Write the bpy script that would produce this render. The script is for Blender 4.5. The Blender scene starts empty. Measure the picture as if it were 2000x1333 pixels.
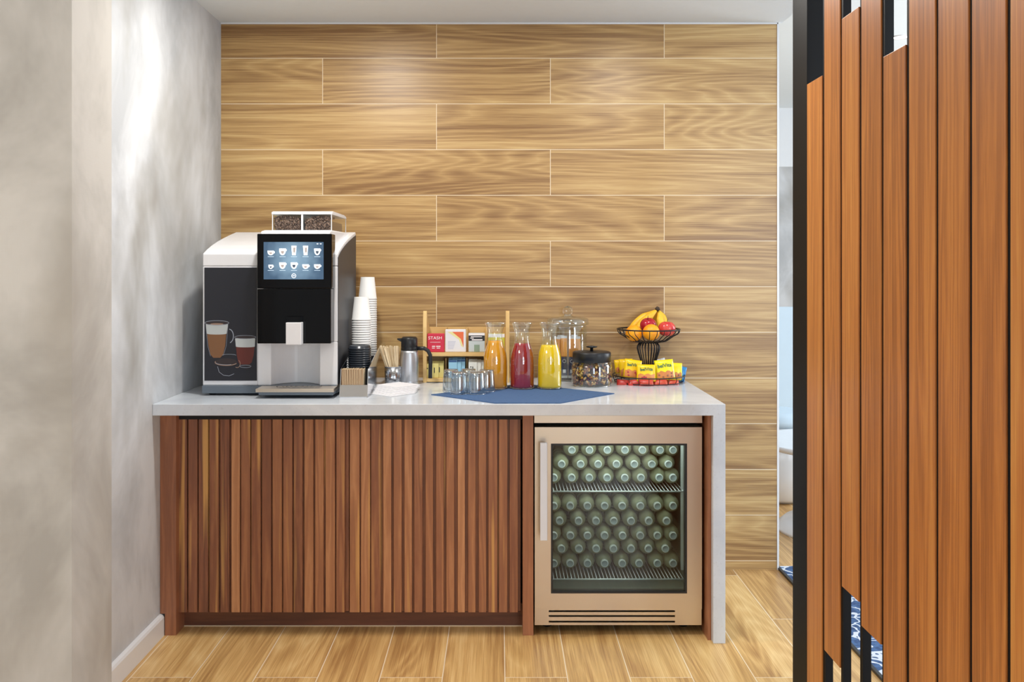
import bpy, bmesh, math, random
from mathutils import Vector, Matrix, Euler
random.seed(7)
SC = bpy.context.scene
COL = SC.collection

# ---------------------------------------------------------------- camera
F = 1810.0                     # focal length in pixels of a 2000 px wide frame
CX, CY, EYE = 975.0, 527.0, 1.329
cd = bpy.data.cameras.new('camera'); cam = bpy.data.objects.new('camera', cd); COL.objects.link(cam)
cam.location = (0, 0, EYE); cam.rotation_euler = (math.pi/2, 0, 0)
cd.sensor_width = 36; cd.sensor_fit = 'HORIZONTAL'; cd.lens = 36*F/2000
cd.shift_x = (1000-CX)/2000; cd.shift_y = -(666.5-CY)/2000
cd.clip_start = 0.05
SC.camera = cam
SC.view_settings.view_transform = 'Standard'; SC.view_settings.look = 'None'
SC.view_settings.gamma = 1; SC.view_settings.exposure = 0.0
SC.view_settings.use_curve_mapping = False
try:
    SC.cycles.use_denoising = True
    SC.cycles.max_bounces = 12; SC.cycles.transparent_max_bounces = 24; SC.cycles.transmission_bounces = 12
    SC.cycles.caustics_refractive = True; SC.cycles.sample_clamp_indirect = 6
except Exception: pass

# ---------------------------------------------------------------- world and lights
w = bpy.data.worlds.new('world'); SC.world = w; w.use_nodes = True
w.node_tree.nodes['Background'].inputs[0].default_value = (0.93, 0.96, 1.0, 1)
w.node_tree.nodes['Background'].inputs[1].default_value = 0.85

def light(name, kind, loc, rot, power, color=(1, 1, 1), size=1.0, size_y=None, spot=None, blend=0.5):
    l = bpy.data.lights.new(name, kind); l.energy = power; l.color = color
    if kind == 'AREA':
        l.size = size
        if size_y: l.shape = 'RECTANGLE'; l.size_y = size_y
        else: l.shape = 'DISK'
    if kind == 'SPOT':
        l.shadow_soft_size = size; l.spot_size = spot; l.spot_blend = blend
    o = bpy.data.objects.new(name, l); o.location = loc; o.rotation_euler = rot; COL.objects.link(o); return o
R = math.radians
CEIL = 2.422
# recessed downlights of the coffee niche (lamp discs are built with their housings further down)
DOWNLIGHTS = [(-0.57, 3.13, 18), (0.62, 3.13, 11)]
for x, y, pw in DOWNLIGHTS:
    light('downlight_lamp', 'AREA', (x, y, CEIL-0.012), (0, 0, 0), pw, (1.0, 0.965, 0.91), 0.12)
# lobby ceiling lights behind the camera and window daylight from the right of the lobby
light('lobby_ceiling_lamp', 'AREA', (-1.95, 0.9, CEIL-0.02), (R(0), 0, 0), 34, (1.0, 0.89, 0.76), 1.0, 1.0)
light('lobby_window_daylight', 'AREA', (3.3, -0.6, 1.45), (R(90), 0, R(62)), 105, (0.80, 0.90, 1.0), 2.2, 2.0)
light('lobby_rear_window_daylight', 'AREA', (1.7, -2.93, 1.5), (R(90), 0, 0), 70, (0.80, 0.90, 1.0), 2.0, 1.6)
light('lounge_window_daylight', 'AREA', (4.9, 5.2, 1.6), (R(90), 0, R(90)), 150, (0.86, 0.93, 1.0), 2.5, 2.0)

# ---------------------------------------------------------------- pixel helpers: a point of the photo at a known scale (px per metre)
def PX(px, s): return (px-CX)/s
def PZ(py, s): return EYE-(py-CY)/s
def SY(s): return F/s

# ---------------------------------------------------------------- mesh builder
ORI = {}
class MB:
    def __init__(self):
        self.v = []; self.f = []; self.sm = []; self.mi = []; self.tn = []
        self.M = Matrix.Identity(4); self.mat = 0; self.tone = 0.5
    def add(self, vs, fs, smooth=False):
        b = len(self.v)
        self.v += [tuple(self.M @ Vector(p)) for p in vs]
        for f in fs:
            self.f.append(tuple(b+i for i in f)); self.sm.append(smooth); self.mi.append(self.mat); self.tn.append(self.tone)
        return self
    def box(self, x0, x1, y0, y1, z0, z1):
        return self.add([(x0,y0,z0),(x1,y0,z0),(x1,y1,z0),(x0,y1,z0),(x0,y0,z1),(x1,y0,z1),(x1,y1,z1),(x0,y1,z1)],
                 [(0,3,2,1),(4,5,6,7),(0,1,5,4),(1,2,6,5),(2,3,7,6),(3,0,4,7)])
    def lathe(self, prof, c=(0,0,0), n=40, smooth=True, cap0=True, cap1=True):
        vs = []; fs = []
        for (r, z) in prof:
            for k in range(n):
                a = 2*math.pi*k/n
                vs.append((c[0]+r*math.cos(a), c[1]+r*math.sin(a), c[2]+z))
        m = len(prof)
        for j in range(m-1):
            for k in range(n):
                k2 = (k+1) % n
                fs.append((j*n+k, j*n+k2, (j+1)*n+k2, (j+1)*n+k))
        self.add(vs, fs, smooth)
        b = len(self.v)-len(vs)
        if cap0: self._ngon([b+k for k in range(n)][::-1])
        if cap1: self._ngon([b+(m-1)*n+k for k in range(n)])
        return self
    def _ngon(self, idx):
        self.f.append(tuple(idx)); self.sm.append(False); self.mi.append(self.mat); self.tn.append(self.tone)
    def prism(self, pts, axis, a0, a1, smooth=False):
        """polygon pts (2-D) extruded along axis from a0 to a1. axis 'x': pts=(y,z); 'y': pts=(x,z); 'z': pts=(x,y)"""
        def P(p, a):
            return {'x': (a, p[0], p[1]), 'y': (p[0], a, p[1]), 'z': (p[0], p[1], a)}[axis]
        n = len(pts)
        vs = [P(p, a0) for p in pts]+[P(p, a1) for p in pts]
        area = sum(pts[i][0]*pts[(i+1)%n][1]-pts[(i+1)%n][0]*pts[i][1] for i in range(n))
        ccw = area > 0
        if axis == 'y': ccw = not ccw
        if (a1 < a0): ccw = not ccw
        fs = []
        for i in range(n):
            j = (i+1) % n
            fs.append((i, j, n+j, n+i) if ccw else (j, i, n+i, n+j))
        self.add(vs, fs, smooth)
        b = len(self.v)-2*n
        lo = [b+i for i in range(n)]; hi = [b+n+i for i in range(n)]
        self._ngon(lo[::-1] if ccw else lo); self._ngon(hi if ccw else hi[::-1])
        return self
    def tube(self, pts, r, n=8, closed=False, flat=None):
        pts = [Vector(p) for p in pts]; m = len(pts); vs = []; fs = []
        rr = r if hasattr(r, '__len__') else [r]*m
        up = None
        for i, p in enumerate(pts):
            if closed: t = pts[(i+1) % m]-pts[i-1]
            else: t = pts[min(i+1, m-1)]-pts[max(i-1, 0)]
            t.normalize()
            if up is None:
                up = Vector((0,0,1)) if abs(t.z) < 0.9 else Vector((1,0,0))
            a = t.cross(up)
            if a.length < 1e-6: a = t.orthogonal()
            a.normalize(); b = a.cross(t).normalized(); up = b
            for k in range(n):
                an = 2*math.pi*k/n
                fa = flat if flat else 1.0
                vs.append(tuple(p + a*math.cos(an)*rr[i] + b*math.sin(an)*rr[i]*fa))
        L = m if closed else m-1
        for i in range(L):
            i2 = (i+1) % m
            for k in range(n):
                k2 = (k+1) % n
                fs.append((i*n+k, i*n+k2, i2*n+k2, i2*n+k))
        self.add(vs, fs, True)
        b = len(self.v)-len(vs)
        if not closed:
            self._ngon([b+k for k in range(n)][::-1]); self._ngon([b+(m-1)*n+k for k in range(n)])
        return self
    def ball(self, c, r, n=16, m=10, sc=(1,1,1), fn=None, rot=None):
        vs = []; fs = []
        for j in range(m+1):
            th = math.pi*j/m
            for k in range(n):
                a = 2*math.pi*k/n
                d = Vector((math.sin(th)*math.cos(a)*sc[0], math.sin(th)*math.sin(a)*sc[1], -math.cos(th)*sc[2]))
                if fn: d = d*fn(th, a)
                if rot: d = rot @ d
                vs.append((c[0]+r*d.x, c[1]+r*d.y, c[2]+r*d.z))
        for j in range(m):
            for k in range(n):
                k2 = (k+1) % n
                fs.append((j*n+k, j*n+k2, (j+1)*n+k2, (j+1)*n+k))
        return self.add(vs, fs, True)
    def build(self, name, mat, parent=None, origin=None, bevel=0, seg=2, subsurf=0, weld=False):
        if parent is not None: o0 = ORI[parent.name]
        else: o0 = Vector(origin) if origin is not None else Vector((0,0,0))
        me = bpy.data.meshes.new(name)
        me.from_pydata([tuple(Vector(p)-o0) for p in self.v], [], self.f)
        mats = mat if isinstance(mat, (list, tuple)) else [mat]
        for m in mats: me.materials.append(m)
        me.polygons.foreach_set('use_smooth', self.sm)
        me.polygons.foreach_set('material_index', self.mi)
        at = me.attributes.new('tone', 'FLOAT', 'FACE'); at.data.foreach_set('value', self.tn)
        me.update()
        if weld:
            bm = bmesh.new(); bm.from_mesh(me); bmesh.ops.remove_doubles(bm, verts=bm.verts, dist=1e-6)
            bmesh.ops.dissolve_degenerate(bm, edges=bm.edges, dist=1e-7); bm.to_mesh(me); bm.free()
        o = bpy.data.objects.new(name, me); COL.objects.link(o)
        if parent is not None: o.parent = parent
        else: o.location = o0
        ORI[o.name] = o0
        if bevel:
            b = o.modifiers.new('bevel', 'BEVEL'); b.width = bevel; b.segments = seg; b.limit_method = 'ANGLE'; b.angle_limit = R(40)
            b.harden_normals = False
        if subsurf:
            s = o.modifiers.new('sub', 'SUBSURF'); s.levels = subsurf; s.render_levels = subsurf
        return o

def tag(o, label=None, cat=None, group=None, kind=None):
    if label: o['label'] = label
    if cat: o['category'] = cat
    if group: o['group'] = group
    if kind: o['kind'] = kind
    return o
def thing(name, loc, label, cat, group=None):
    o = bpy.data.objects.new(name, None); o.empty_display_size = 0.05; COL.objects.link(o); o.location = loc
    ORI[o.name] = Vector(loc); return tag(o, label, cat, group)
def struct(mb, name, mat, label, cat='structure', **k):
    o = mb.build(name, mat, **k); return tag(o, label, cat, kind='structure')
def dup(root, delta, label, rz=None, group=None, rot=None):
    r = root.copy(); COL.objects.link(r); r.location = Vector(root.location)+Vector(delta)
    if rz is not None: r.rotation_euler = (0, 0, rz)
    if rot is not None: r.rotation_euler = rot
    if label: r['label'] = label
    if group: r['group'] = group
    for ch in list(root.children):
        c = ch.copy(); COL.objects.link(c); c.parent = r
        for g in list(ch.children):
            d = g.copy(); COL.objects.link(d); d.parent = c
    return r
def text_mesh(name, txt, size, M, mat, parent, depth=0.0002, align='CENTER', bold=0.0):
    cu = bpy.data.curves.new('t', 'FONT'); cu.body = txt; cu.size = size; cu.align_x = align; cu.align_y = 'CENTER'
    cu.extrude = depth; cu.offset = bold
    tmp = bpy.data.objects.new('t', cu); COL.objects.link(tmp)
    bpy.context.view_layer.update()
    me = bpy.data.meshes.new_from_object(tmp.evaluated_get(bpy.context.evaluated_depsgraph_get()))
    bpy.data.objects.remove(tmp)
    o0 = ORI[parent.name]
    me.transform(Matrix.Translation(-o0) @ M)
    me.materials.clear(); me.materials.append(mat)
    o = bpy.data.objects.new(name, me); COL.objects.link(o); o.parent = parent; ORI[o.name] = o0
    return o
FACE_CAM = Matrix.Rotation(R(90), 4, 'X')      # text plane facing -Y

# ---------------------------------------------------------------- materials
def srgb(r, g, b):
    def c(x):
        x /= 255.0
        return x/12.92 if x <= 0.04045 else ((x+0.055)/1.055)**2.4
    return (c(r), c(g), c(b), 1.0)
class NT:
    def __init__(self, name):
        self.m = bpy.data.materials.new(name); self.m.use_nodes = True
        self.t = self.m.node_tree; self.N = self.t.nodes; self.L = self.t.links
        self.b = self.N['Principled BSDF']
    def n(self, typ, **kw):
        nd = self.N.new(typ)
        for k, v in kw.items(): setattr(nd, k, v)
        return nd
    def link(self, a, b): self.L.new(a, b)
    def val(self, x, sock):
        if hasattr(x, 'links'): self.L.new(x, sock)
        else: sock.default_value = x
    def math(self, op, a, b=None, c=None, clamp=False):
        nd = self.n('ShaderNodeMath', operation=op, use_clamp=clamp)
        self.val(a, nd.inputs[0])
        if b is not None: self.val(b, nd.inputs[1])
        if c is not None: self.val(c, nd.inputs[2])
        return nd.outputs[0]
    def mix(self, f, a, b, blend='MIX'):
        nd = self.n('ShaderNodeMix', data_type='RGBA', blend_type=blend)
        self.val(f, nd.inputs[0]); self.val(a, nd.inputs[6]); self.val(b, nd.inputs[7]); return nd.outputs[2]
    def ramp(self, f, stops, interp='LINEAR'):
        nd = self.n('ShaderNodeValToRGB'); cr = nd.color_ramp; cr.interpolation = interp
        while len(cr.elements) > 1: cr.elements.remove(cr.elements[-1])
        cr.elements[0].position = stops[0][0]; cr.elements[0].color = stops[0][1]
        for p, c in stops[1:]:
            e = cr.elements.new(p); e.color = c
        self.val(f, nd.inputs[0]); return nd.outputs[0]
    def coords(self, kind='Object'):
        return self.n('ShaderNodeTexCoord').outputs[kind]
    def wpos(self):
        return self.n('ShaderNodeNewGeometry').outputs['Position']
    def sep(self, v):
        nd = self.n('ShaderNodeSeparateXYZ'); self.link(v, nd.inputs[0]); return nd.outputs
    def comb(self, x, y, z):
        nd = self.n('ShaderNodeCombineXYZ')
        self.val(x, nd.inputs[0]); self.val(y, nd.inputs[1]); self.val(z, nd.inputs[2]); return nd.outputs[0]
    def noise(self, v, scale, detail=3, rough=0.5, dist=0.0):
        nd = self.n('ShaderNodeTexNoise'); self.link(v, nd.inputs['Vector'])
        nd.inputs['Scale'].default_value = scale; nd.inputs['Detail'].default_value = detail
        nd.inputs['Roughness'].default_value = rough; nd.inputs['Distortion'].default_value = dist
        return nd.outputs[0]
    def bump(self, h, strength=0.3, dist=0.002):
        nd = self.n('ShaderNodeBump'); nd.inputs['Strength'].default_value = strength; nd.inputs['Distance'].default_value = dist
        self.link(h, nd.inputs['Height']); self.link(nd.outputs[0], self.b.inputs['Normal'])
    def set(self, **k):
        names = dict(color='Base Color', rough='Roughness', metal='Metallic', trans='Transmission Weight', ior='IOR', emit='Emission Color',
                     emits='Emission Strength', spec='Specular IOR Level', coat='Coat Weight', alpha='Alpha', coatr='Coat Roughness', aniso='Anisotropic', sss='Subsurface Weight')
        for a, v in k.items(): self.val(v, self.b.inputs[names[a]])
        return self
MATS = {}
def flat(name, rgb, rough=0.5, metal=0.0, **k):
    if name in MATS: return MATS[name]
    t = NT(name)
    base = srgb(*rgb)
    if metal < 0.5 and 'trans' not in k:       # a faint mottling so no surface is perfectly even
        nz = t.noise(t.coords(), 30, 3)
        c = t.mix(t.math('MULTIPLY', nz, 0.10), base, (base[0]*0.6, base[1]*0.6, base[2]*0.6, 1))
        t.set(color=c)
    else: t.set(color=base)
    t.set(rough=rough, metal=metal, **k)
    MATS[name] = t.m; return t.m

def grain(t, u, v, w, lines=26.0, stretch=0.55, across=5.5, seed=None):
    """u along the board, v across, w third; returns (rings 0..1, fine 0..1, broad 0..1)"""
    uu = t.math('MULTIPLY', u, stretch)
    if seed is not None:
        w = t.math('ADD', w, t.math('MULTIPLY', seed, 37.0))
        uu = t.math('ADD', uu, t.math('MULTIPLY', seed, 91.0))
    p = t.comb(uu, t.math('MULTIPLY', v, across), w)
    base = t.noise(p, 1.0, 2, 0.45, 0.15)
    wob = t.noise(t.comb(t.math('MULTIPLY', uu, 9.0), t.math('MULTIPLY', v, 30), w), 1.0, 3, 0.6)
    ph = t.math('ADD', t.math('MULTIPLY', base, lines), t.math('MULTIPLY', wob, 0.9))
    fr = t.math('FRACT', ph)
    # asymmetric growth ring: slow rise then quick fall
    ring = t.math('SUBTRACT', 1.0, t.math('POWER', t.math('ABSOLUTE', t.math('SUBTRACT', t.math('MULTIPLY', fr, 2.0), 1.0)), 1.6))
    fine = t.noise(t.comb(t.math('MULTIPLY', uu, 14.0), t.math('MULTIPLY', v, 420.0), w), 1.0, 3, 0.65)
    broad = t.noise(t.comb(t.math('MULTIPLY', uu, 1.6), t.math('MULTIPLY', v, 14.0), t.math('ADD', w, 5.0)), 1.0, 3, 0.5)
    return ring, fine, broad

def wood_tile(name, axis, u0, v0, bw, rh, cols, grout, rough=0.32, mortar=0.0016):
    t = NT(name); x, y, z = t.sep(t.wpos())
    if axis == 'wall': u, v, w_ = t.math('ADD', x, -u0), t.math('ADD', z, -v0), t.math('MULTIPLY', y, 0.0)
    else: u, v, w_ = t.math('ADD', y, -u0), t.math('ADD', x, -v0), t.math('MULTIPLY', z, 0.0)
    u = t.math('ADD', u, bw*10); v = t.math('ADD', v, rh*20)
    br = t.n('ShaderNodeTexBrick'); br.offset = 0.5; br.offset_frequency = 2; br.squash = 1.0
    t.link(t.comb(u, v, 0.0), br.inputs['Vector'])
    br.inputs['Color1'].default_value = (0,0,0,1); br.inputs['Color2'].default_value = (1,1,1,1); br.inputs['Mortar'].default_value = (0.5,0.5,0.5,1)
    for k, val in (('Scale', 1.0), ('Mortar Size', mortar), ('Mortar Smooth', 0.1), ('Bias', 0.0), ('Brick Width', bw), ('Row Height', rh)): br.inputs[k].default_value = val
    seed = t.sep(br.outputs['Color'])[0]; mort = br.outputs['Fac']
    ring, fine, broad = grain(t, u, v, w_, lines=34, stretch=0.30, across=3.0, seed=seed)
    hair = t.noise(t.comb(t.math('MULTIPLY', t.math('ADD', u, t.math('MULTIPLY', seed, 9.0)), 1.3), t.math('MULTIPLY', v, 120.0), seed), 1.0, 5, 0.7, 0.3)
    light_, mid, dark = [srgb(*c) for c in cols]
    ring = t.math('MULTIPLY', ring, t.math('ADD', 0.35, broad))
    f = t.math('ADD', t.math('MULTIPLY', ring, 0.19), t.math('ADD', t.math('MULTIPLY', broad, 0.62), t.math('MULTIPLY', fine, 0.65)))
    f = t.math('ADD', f, t.math('MULTIPLY', t.math('SUBTRACT', hair, 0.5), 0.55))
    f = t.math('ADD', f, t.math('MULTIPLY', t.math('SUBTRACT', seed, 0.5), 0.16))
    c = t.ramp(f, [(0.40, light_), (0.67, mid), (0.96, dark)])
    c = t.mix(mort, c, srgb(*grout))
    t.set(color=c, rough=t.math('ADD', rough, t.math('MULTIPLY', fine, 0.12)))
    h = t.math('ADD', t.math('MULTIPLY', mort, -1.0), t.math('MULTIPLY', fine, 0.08))
    t.bump(h, 0.35, 0.0015)
    return t.m

def board_wood(name, axis, cols, lines=9, rough=0.38, tone_amt=0.6, stretch=0.8, across=9.0, fine_amt=0.30, sap=None, spec=None):
    """solid timber; the face attribute 'tone' and the object's random number choose each board's shade"""
    t = NT(name); x, y, z = t.sep(t.wpos())
    u, v, w_ = {'z': (z, x, y), 'zy': (z, y, x), 'x': (x, z, y), 'y': (y, x, z)}[axis]
    at = t.n('ShaderNodeAttribute', attribute_name='tone'); tone = at.outputs['Fac']
    ring, fine, broad = grain(t, u, v, w_, lines=lines, stretch=stretch, across=across, seed=tone)
    f = t.math('ADD', t.math('MULTIPLY', ring, 0.22), t.math('ADD', t.math('MULTIPLY', broad, 0.5), t.math('MULTIPLY', fine, fine_amt)))
    f = t.math('ADD', f, t.math('MULTIPLY', t.math('SUBTRACT', tone, 0.5), tone_amt))
    st = [(0.05+0.9*i/(len(cols)-1), srgb(*c)) for i, c in enumerate(cols)]
    c = t.ramp(f, st)
    if sap:
        s = t.noise(t.comb(t.math('ADD', t.math('MULTIPLY', u, 1.1), t.math('MULTIPLY', tone, 53.0)), t.math('MULTIPLY', v, 34.0), w_), 1.0, 2, 0.5)
        s = t.math('MULTIPLY', t.math('SUBTRACT', s, 0.60), 9.0, clamp=True)
        c = t.mix(t.math('MULTIPLY', s, 0.75), c, srgb(*sap))
    t.set(color=c, rough=rough)
    if spec is not None: t.set(spec=spec)
    t.bump(fine, 0.12, 0.001)
    return t.m

def plaster(name, light_, dark, stain):
    t = NT(name); p = t.wpos(); x, y, z = t.sep(p)
    q = t.comb(x, y, t.math('MULTIPLY', z, 0.8))
    big = t.noise(q, 2.3, 5, 0.62, 0.4)
    q2 = t.comb(t.math('ADD', x, 7.3), t.math('ADD', y, 3.1), t.math('MULTIPLY', z, 0.6))
    st = t.noise(q2, 1.5, 4, 0.6, 0.3)
    weave = t.math('ADD', t.noise(t.comb(t.math('MULTIPLY', x, 320), t.math('MULTIPLY', y, 320), t.math('MULTIPLY', z, 25)), 1, 1),
                   t.noise(t.comb(t.math('MULTIPLY', x, 25), t.math('MULTIPLY', y, 25), t.math('MULTIPLY', z, 320)), 1, 1))
    c = t.ramp(big, [(0.34, srgb(*dark)), (0.58, srgb(*light_))])
    c = t.mix(t.math('MULTIPLY', t.math('SUBTRACT', st, 0.50), 4.5, clamp=True), c, srgb(*stain))
    c = t.mix(t.math('MULTIPLY', t.math('SUBTRACT', weave, 0.8), 0.30, clamp=True), c, (0.5,0.5,0.5,1), 'OVERLAY')
    t.set(color=c, rough=0.75); t.bump(weave, 0.10, 0.001)
    return t.m

M = {}
M['wall_tile'] = wood_tile('wood_look_wall_tile', 'wall', -0.2777, 0.0386, 1.0086, 0.2025,
                           [(208,178,124), (181,146,94), (132,96,56)], (222,204,174), 0.30)
M['floor_tile'] = wood_tile('wood_look_floor_tile', 'floor', 3.522, 0.0185, 1.0086, 0.2033,
                            [(232,200,142), (208,168,108), (164,122,72)], (234,218,192), 0.30)
M['wallpaper'] = plaster('cloudy_concrete_wallpaper', (202,205,208), (170,173,176), (142,139,132))
M['warm_lit_paper'] = plaster('cloudy_wallpaper_warm_lit', (184,180,173), (154,150,143), (142,134,122))  # pier copy of the grey paper, warm lobby light painted into its colour
M['white_paint'] = flat('white_ceiling_paint', (230,240,246), 0.85)
M['white_trim'] = flat('white_gloss_trim', (226,228,230), 0.35)
M['walnut'] = board_wood('walnut_slats', 'z', [(206,150,106), (176,120,82), (144,92,66), (104,66,52)], lines=7, sap=(224,172,100), tone_amt=0.75, across=16)
M['walnut_h'] = board_wood('walnut_rail', 'x', [(160,104,74), (120,74,52), (86,54,42)], lines=7, across=14)
M['walnut_post'] = board_wood('walnut_post', 'z', [(196,138,98), (164,108,76), (122,78,58)], lines=8, tone_amt=0.5, across=16, fine_amt=0.5)
M['cedar'] = board_wood('cedar_slats', 'zy', [(228,172,98), (212,148,76), (192,122,60), (152,92,46)], lines=8, tone_amt=0.34, across=14, stretch=0.4, fine_amt=0.65, rough=0.42)
M['black_steel'] = flat('black_powder_coated_steel', (14,14,15), 0.6, spec=0.2)
def stone():
    t = NT('pale_grey_quartz'); p = t.wpos()
    n1 = t.noise(p, 6, 5, 0.6, 0.8); n2 = t.noise(p, 160, 2, 0.5)
    c = t.ramp(n1, [(0.35, srgb(204,211,220)), (0.65, srgb(218,224,231))])
    c = t.mix(t.math('MULTIPLY', t.math('SUBTRACT', n2, 0.62), 3.0, clamp=True), c, srgb(188,188,190))
    t.set(color=c, rough=0.16); return t.m
M['quartz'] = stone()
def steel(name, col, rough, axis='x', bump=0.04):
    t = NT(name); x, y, z = t.sep(t.wpos())
    s = {'x': t.comb(t.math('MULTIPLY', x, 6), t.math('MULTIPLY', y, 600), t.math('MULTIPLY', z, 900)),
         'z': t.comb(t.math('MULTIPLY', x, 900), t.math('MULTIPLY', y, 900), t.math('MULTIPLY', z, 6))}[axis]
    nz = t.noise(s, 1, 2)
    t.set(color=srgb(*col), metal=1.0, rough=t.math('ADD', rough-0.06, t.math('MULTIPLY', nz, 0.12))); t.bump(nz, bump, 0.0005)
    return t.m
M['steel'] = steel('brushed_stainless_steel', (210,198,182), 0.33)
M['steel_bright'] = flat('satin_silver_handle', (226,232,242), 0.38, 0.35)
M['steel_body'] = steel('brushed_steel_bottle', (196,198,202), 0.40, 'z')
M['mirror_steel'] = steel('polished_steel', (214,216,220), 0.10)
M['white_plastic'] = flat('white_machine_plastic', (232,233,236), 0.32)
M['white_satin'] = flat('silver_white_panel', (206,210,218), 0.25, 0.0)
M['grey_plastic'] = flat('slate_grey_plastic', (98,108,118), 0.35)
M['black_gloss'] = flat('gloss_black_acrylic', (5,6,9), 0.10, spec=0.2)
M['black_matte'] = flat('matte_black_plastic', (24,26,30), 0.38)
M['dark_panel'] = flat('dark_graphite_panel', (34,36,44), 0.30)
M['side_grey'] = flat('dark_grey_side_panel', (52,54,60), 0.42, spec=0.3)
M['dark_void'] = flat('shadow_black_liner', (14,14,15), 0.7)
def glass(name, tint=(255,255,255), ior=1.45, rough=0.0):
    t = NT(name); t.set(color=srgb(*tint), trans=1.0, ior=ior, rough=rough); return t.m
M['glass'] = glass('clear_glass', (250,253,252))
def pane(name, tint, refl=1.0, base=0.035):
    t = NT(name); t.N.remove(t.b)
    tr = t.n('ShaderNodeBsdfTransparent'); tr.inputs[0].default_value = srgb(*tint)
    gl = t.n('ShaderNodeBsdfGlossy'); gl.inputs['Roughness'].default_value = 0.02; gl.inputs['Color'].default_value = (1,1,1,1)
    lw = t.n('ShaderNodeLayerWeight'); lw.inputs[0].default_value = 0.5
    fc = t.math('ADD', base*refl, t.math('MULTIPLY', t.math('POWER', lw.outputs['Facing'], 4.0), 0.55*refl), clamp=True)
    mx = t.n('ShaderNodeMixShader'); t.link(fc, mx.inputs[0])
    t.link(tr.outputs[0], mx.inputs[1]); t.link(gl.outputs[0], mx.inputs[2])
    t.link(mx.outputs[0], t.N['Material Output'].inputs[0]); return t.m
M['door_glass'] = pane('tinted_fridge_glass', (206,218,208), 1.3)
M['thin_glass'] = pane('thin_clear_glass', (244,249,248), 1.0)
M['carafe_glass'] = pane('carafe_glass', (246,250,249), 1.3, 0.09)
M['tumbler_glass'] = pane('tumbler_glass', (238,243,246), 1.6, 0.10)
# ================================================================ setting
WY = SY(441)            # back wall plane, 4.104
XL, XR = -1.232, 1.2336
FRONT = SY(550)         # plane of the counter front
b = MB().box(-2.2, 4.9+0.3, -3.2, 9.6, -0.12, 0.0)
struct(b, 'floor', M['floor_tile'], 'wood-look plank tile floor with pale grout lines', 'floor')
b = MB().box(XL-0.2, XR, WY, WY+0.14, 0.0, CEIL+0.3)
struct(b, 'wall_back', M['wall_tile'], 'back wall clad in horizontal wood-look planks', 'wall')
b = MB().box(XL-0.16, XL, 2.9, WY, 0.0, CEIL+0.3)
struct(b, 'wall_left', M['wallpaper'], 'left wall of the niche in cloudy grey concrete-look paper', 'wall')
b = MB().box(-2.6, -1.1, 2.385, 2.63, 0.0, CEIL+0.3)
struct(b, 'wall_front_left', M['warm_lit_paper'], 'near left wall pier in cloudy paper tinted beige for warm light', 'wall')
b = MB().box(-2.6, XR, -3.0, WY+0.14, CEIL, CEIL+0.12)
struct(b, 'ceiling', M['white_paint'], 'white painted ceiling over the niche', 'ceiling')
b = MB().box(XR, 5.2, -3.0, 9.6, 2.9, 3.02)
struct(b, 'ceiling_lounge', M['white_paint'], 'higher white ceiling of the lounge behind the slat screen', 'ceiling')
b = MB().box(XR, XR+0.02, -3.0, WY, CEIL, 2.9)
struct(b, 'trim_1', M['white_paint'], 'white ceiling step between niche and lounge', 'trim')
# white edge trims of the tiled wall
b = MB().box(XR-0.004, XR+0.004, WY-0.006, WY+0.02, 0.0, CEIL)
struct(b, 'trim_2', M['white_trim'], 'thin white edge trim at right end of plank wall', 'trim')
b = MB().box(XL, XR, WY-0.006, WY, CEIL-0.006, CEIL)
struct(b, 'trim_3', M['white_trim'], 'thin white line where plank wall meets ceiling', 'trim')
# baseboard with rounded top, along the niche's left wall
prof = [(XL, 0.0), (XL+0.016, 0.0), (XL+0.016, 0.066), (XL+0.012, 0.074), (XL+0.004, 0.078), (XL, 0.078)]
b = MB().prism(prof, 'y', 2.9, SY(538))
struct(b, 'baseboard_left', M['white_trim'], 'white baseboard along left niche wall', 'baseboard')
# lounge behind
M['lounge_wall'] = flat('white_lounge_wall', (226,230,234), 0.8)
b = MB().box(XR-1.5, 5.2, 9.0, 9.15, 2.33, 2.9)
struct(b, 'wall_lounge_upper', M['lounge_wall'], 'white band at the top of the far lounge wall', 'wall')
b = MB().box(XR-1.5, 5.2, 9.0, 9.15, 0.0, 2.33)
struct(b, 'wall_lounge', M['wallpaper'], 'far lounge wall in cloudy grey paper', 'wall')
M['lobby_wall'] = flat('pale_grey_lobby_wall', (218,219,220), 0.8)
b = MB().box(-2.6, 5.2, -3.2, -3.05, 0, 2.9)
struct(b, 'wall_front', M['lobby_wall'], 'pale grey lobby wall opposite the coffee counter', 'wall')
wf = MB(); wf.box(0.64,2.76,-3.05,-2.99,0.64,0.70).box(0.64,2.76,-3.05,-2.99,2.30,2.36).box(0.64,0.70,-3.05,-2.99,0.70,2.30).box(2.70,2.76,-3.05,-2.99,0.70,2.30).box(1.67,1.73,-3.05,-3.0,0.70,2.30)
struct(wf, 'window_1', M['white_trim'], 'white framed lobby window opposite the counter', 'window')
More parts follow.
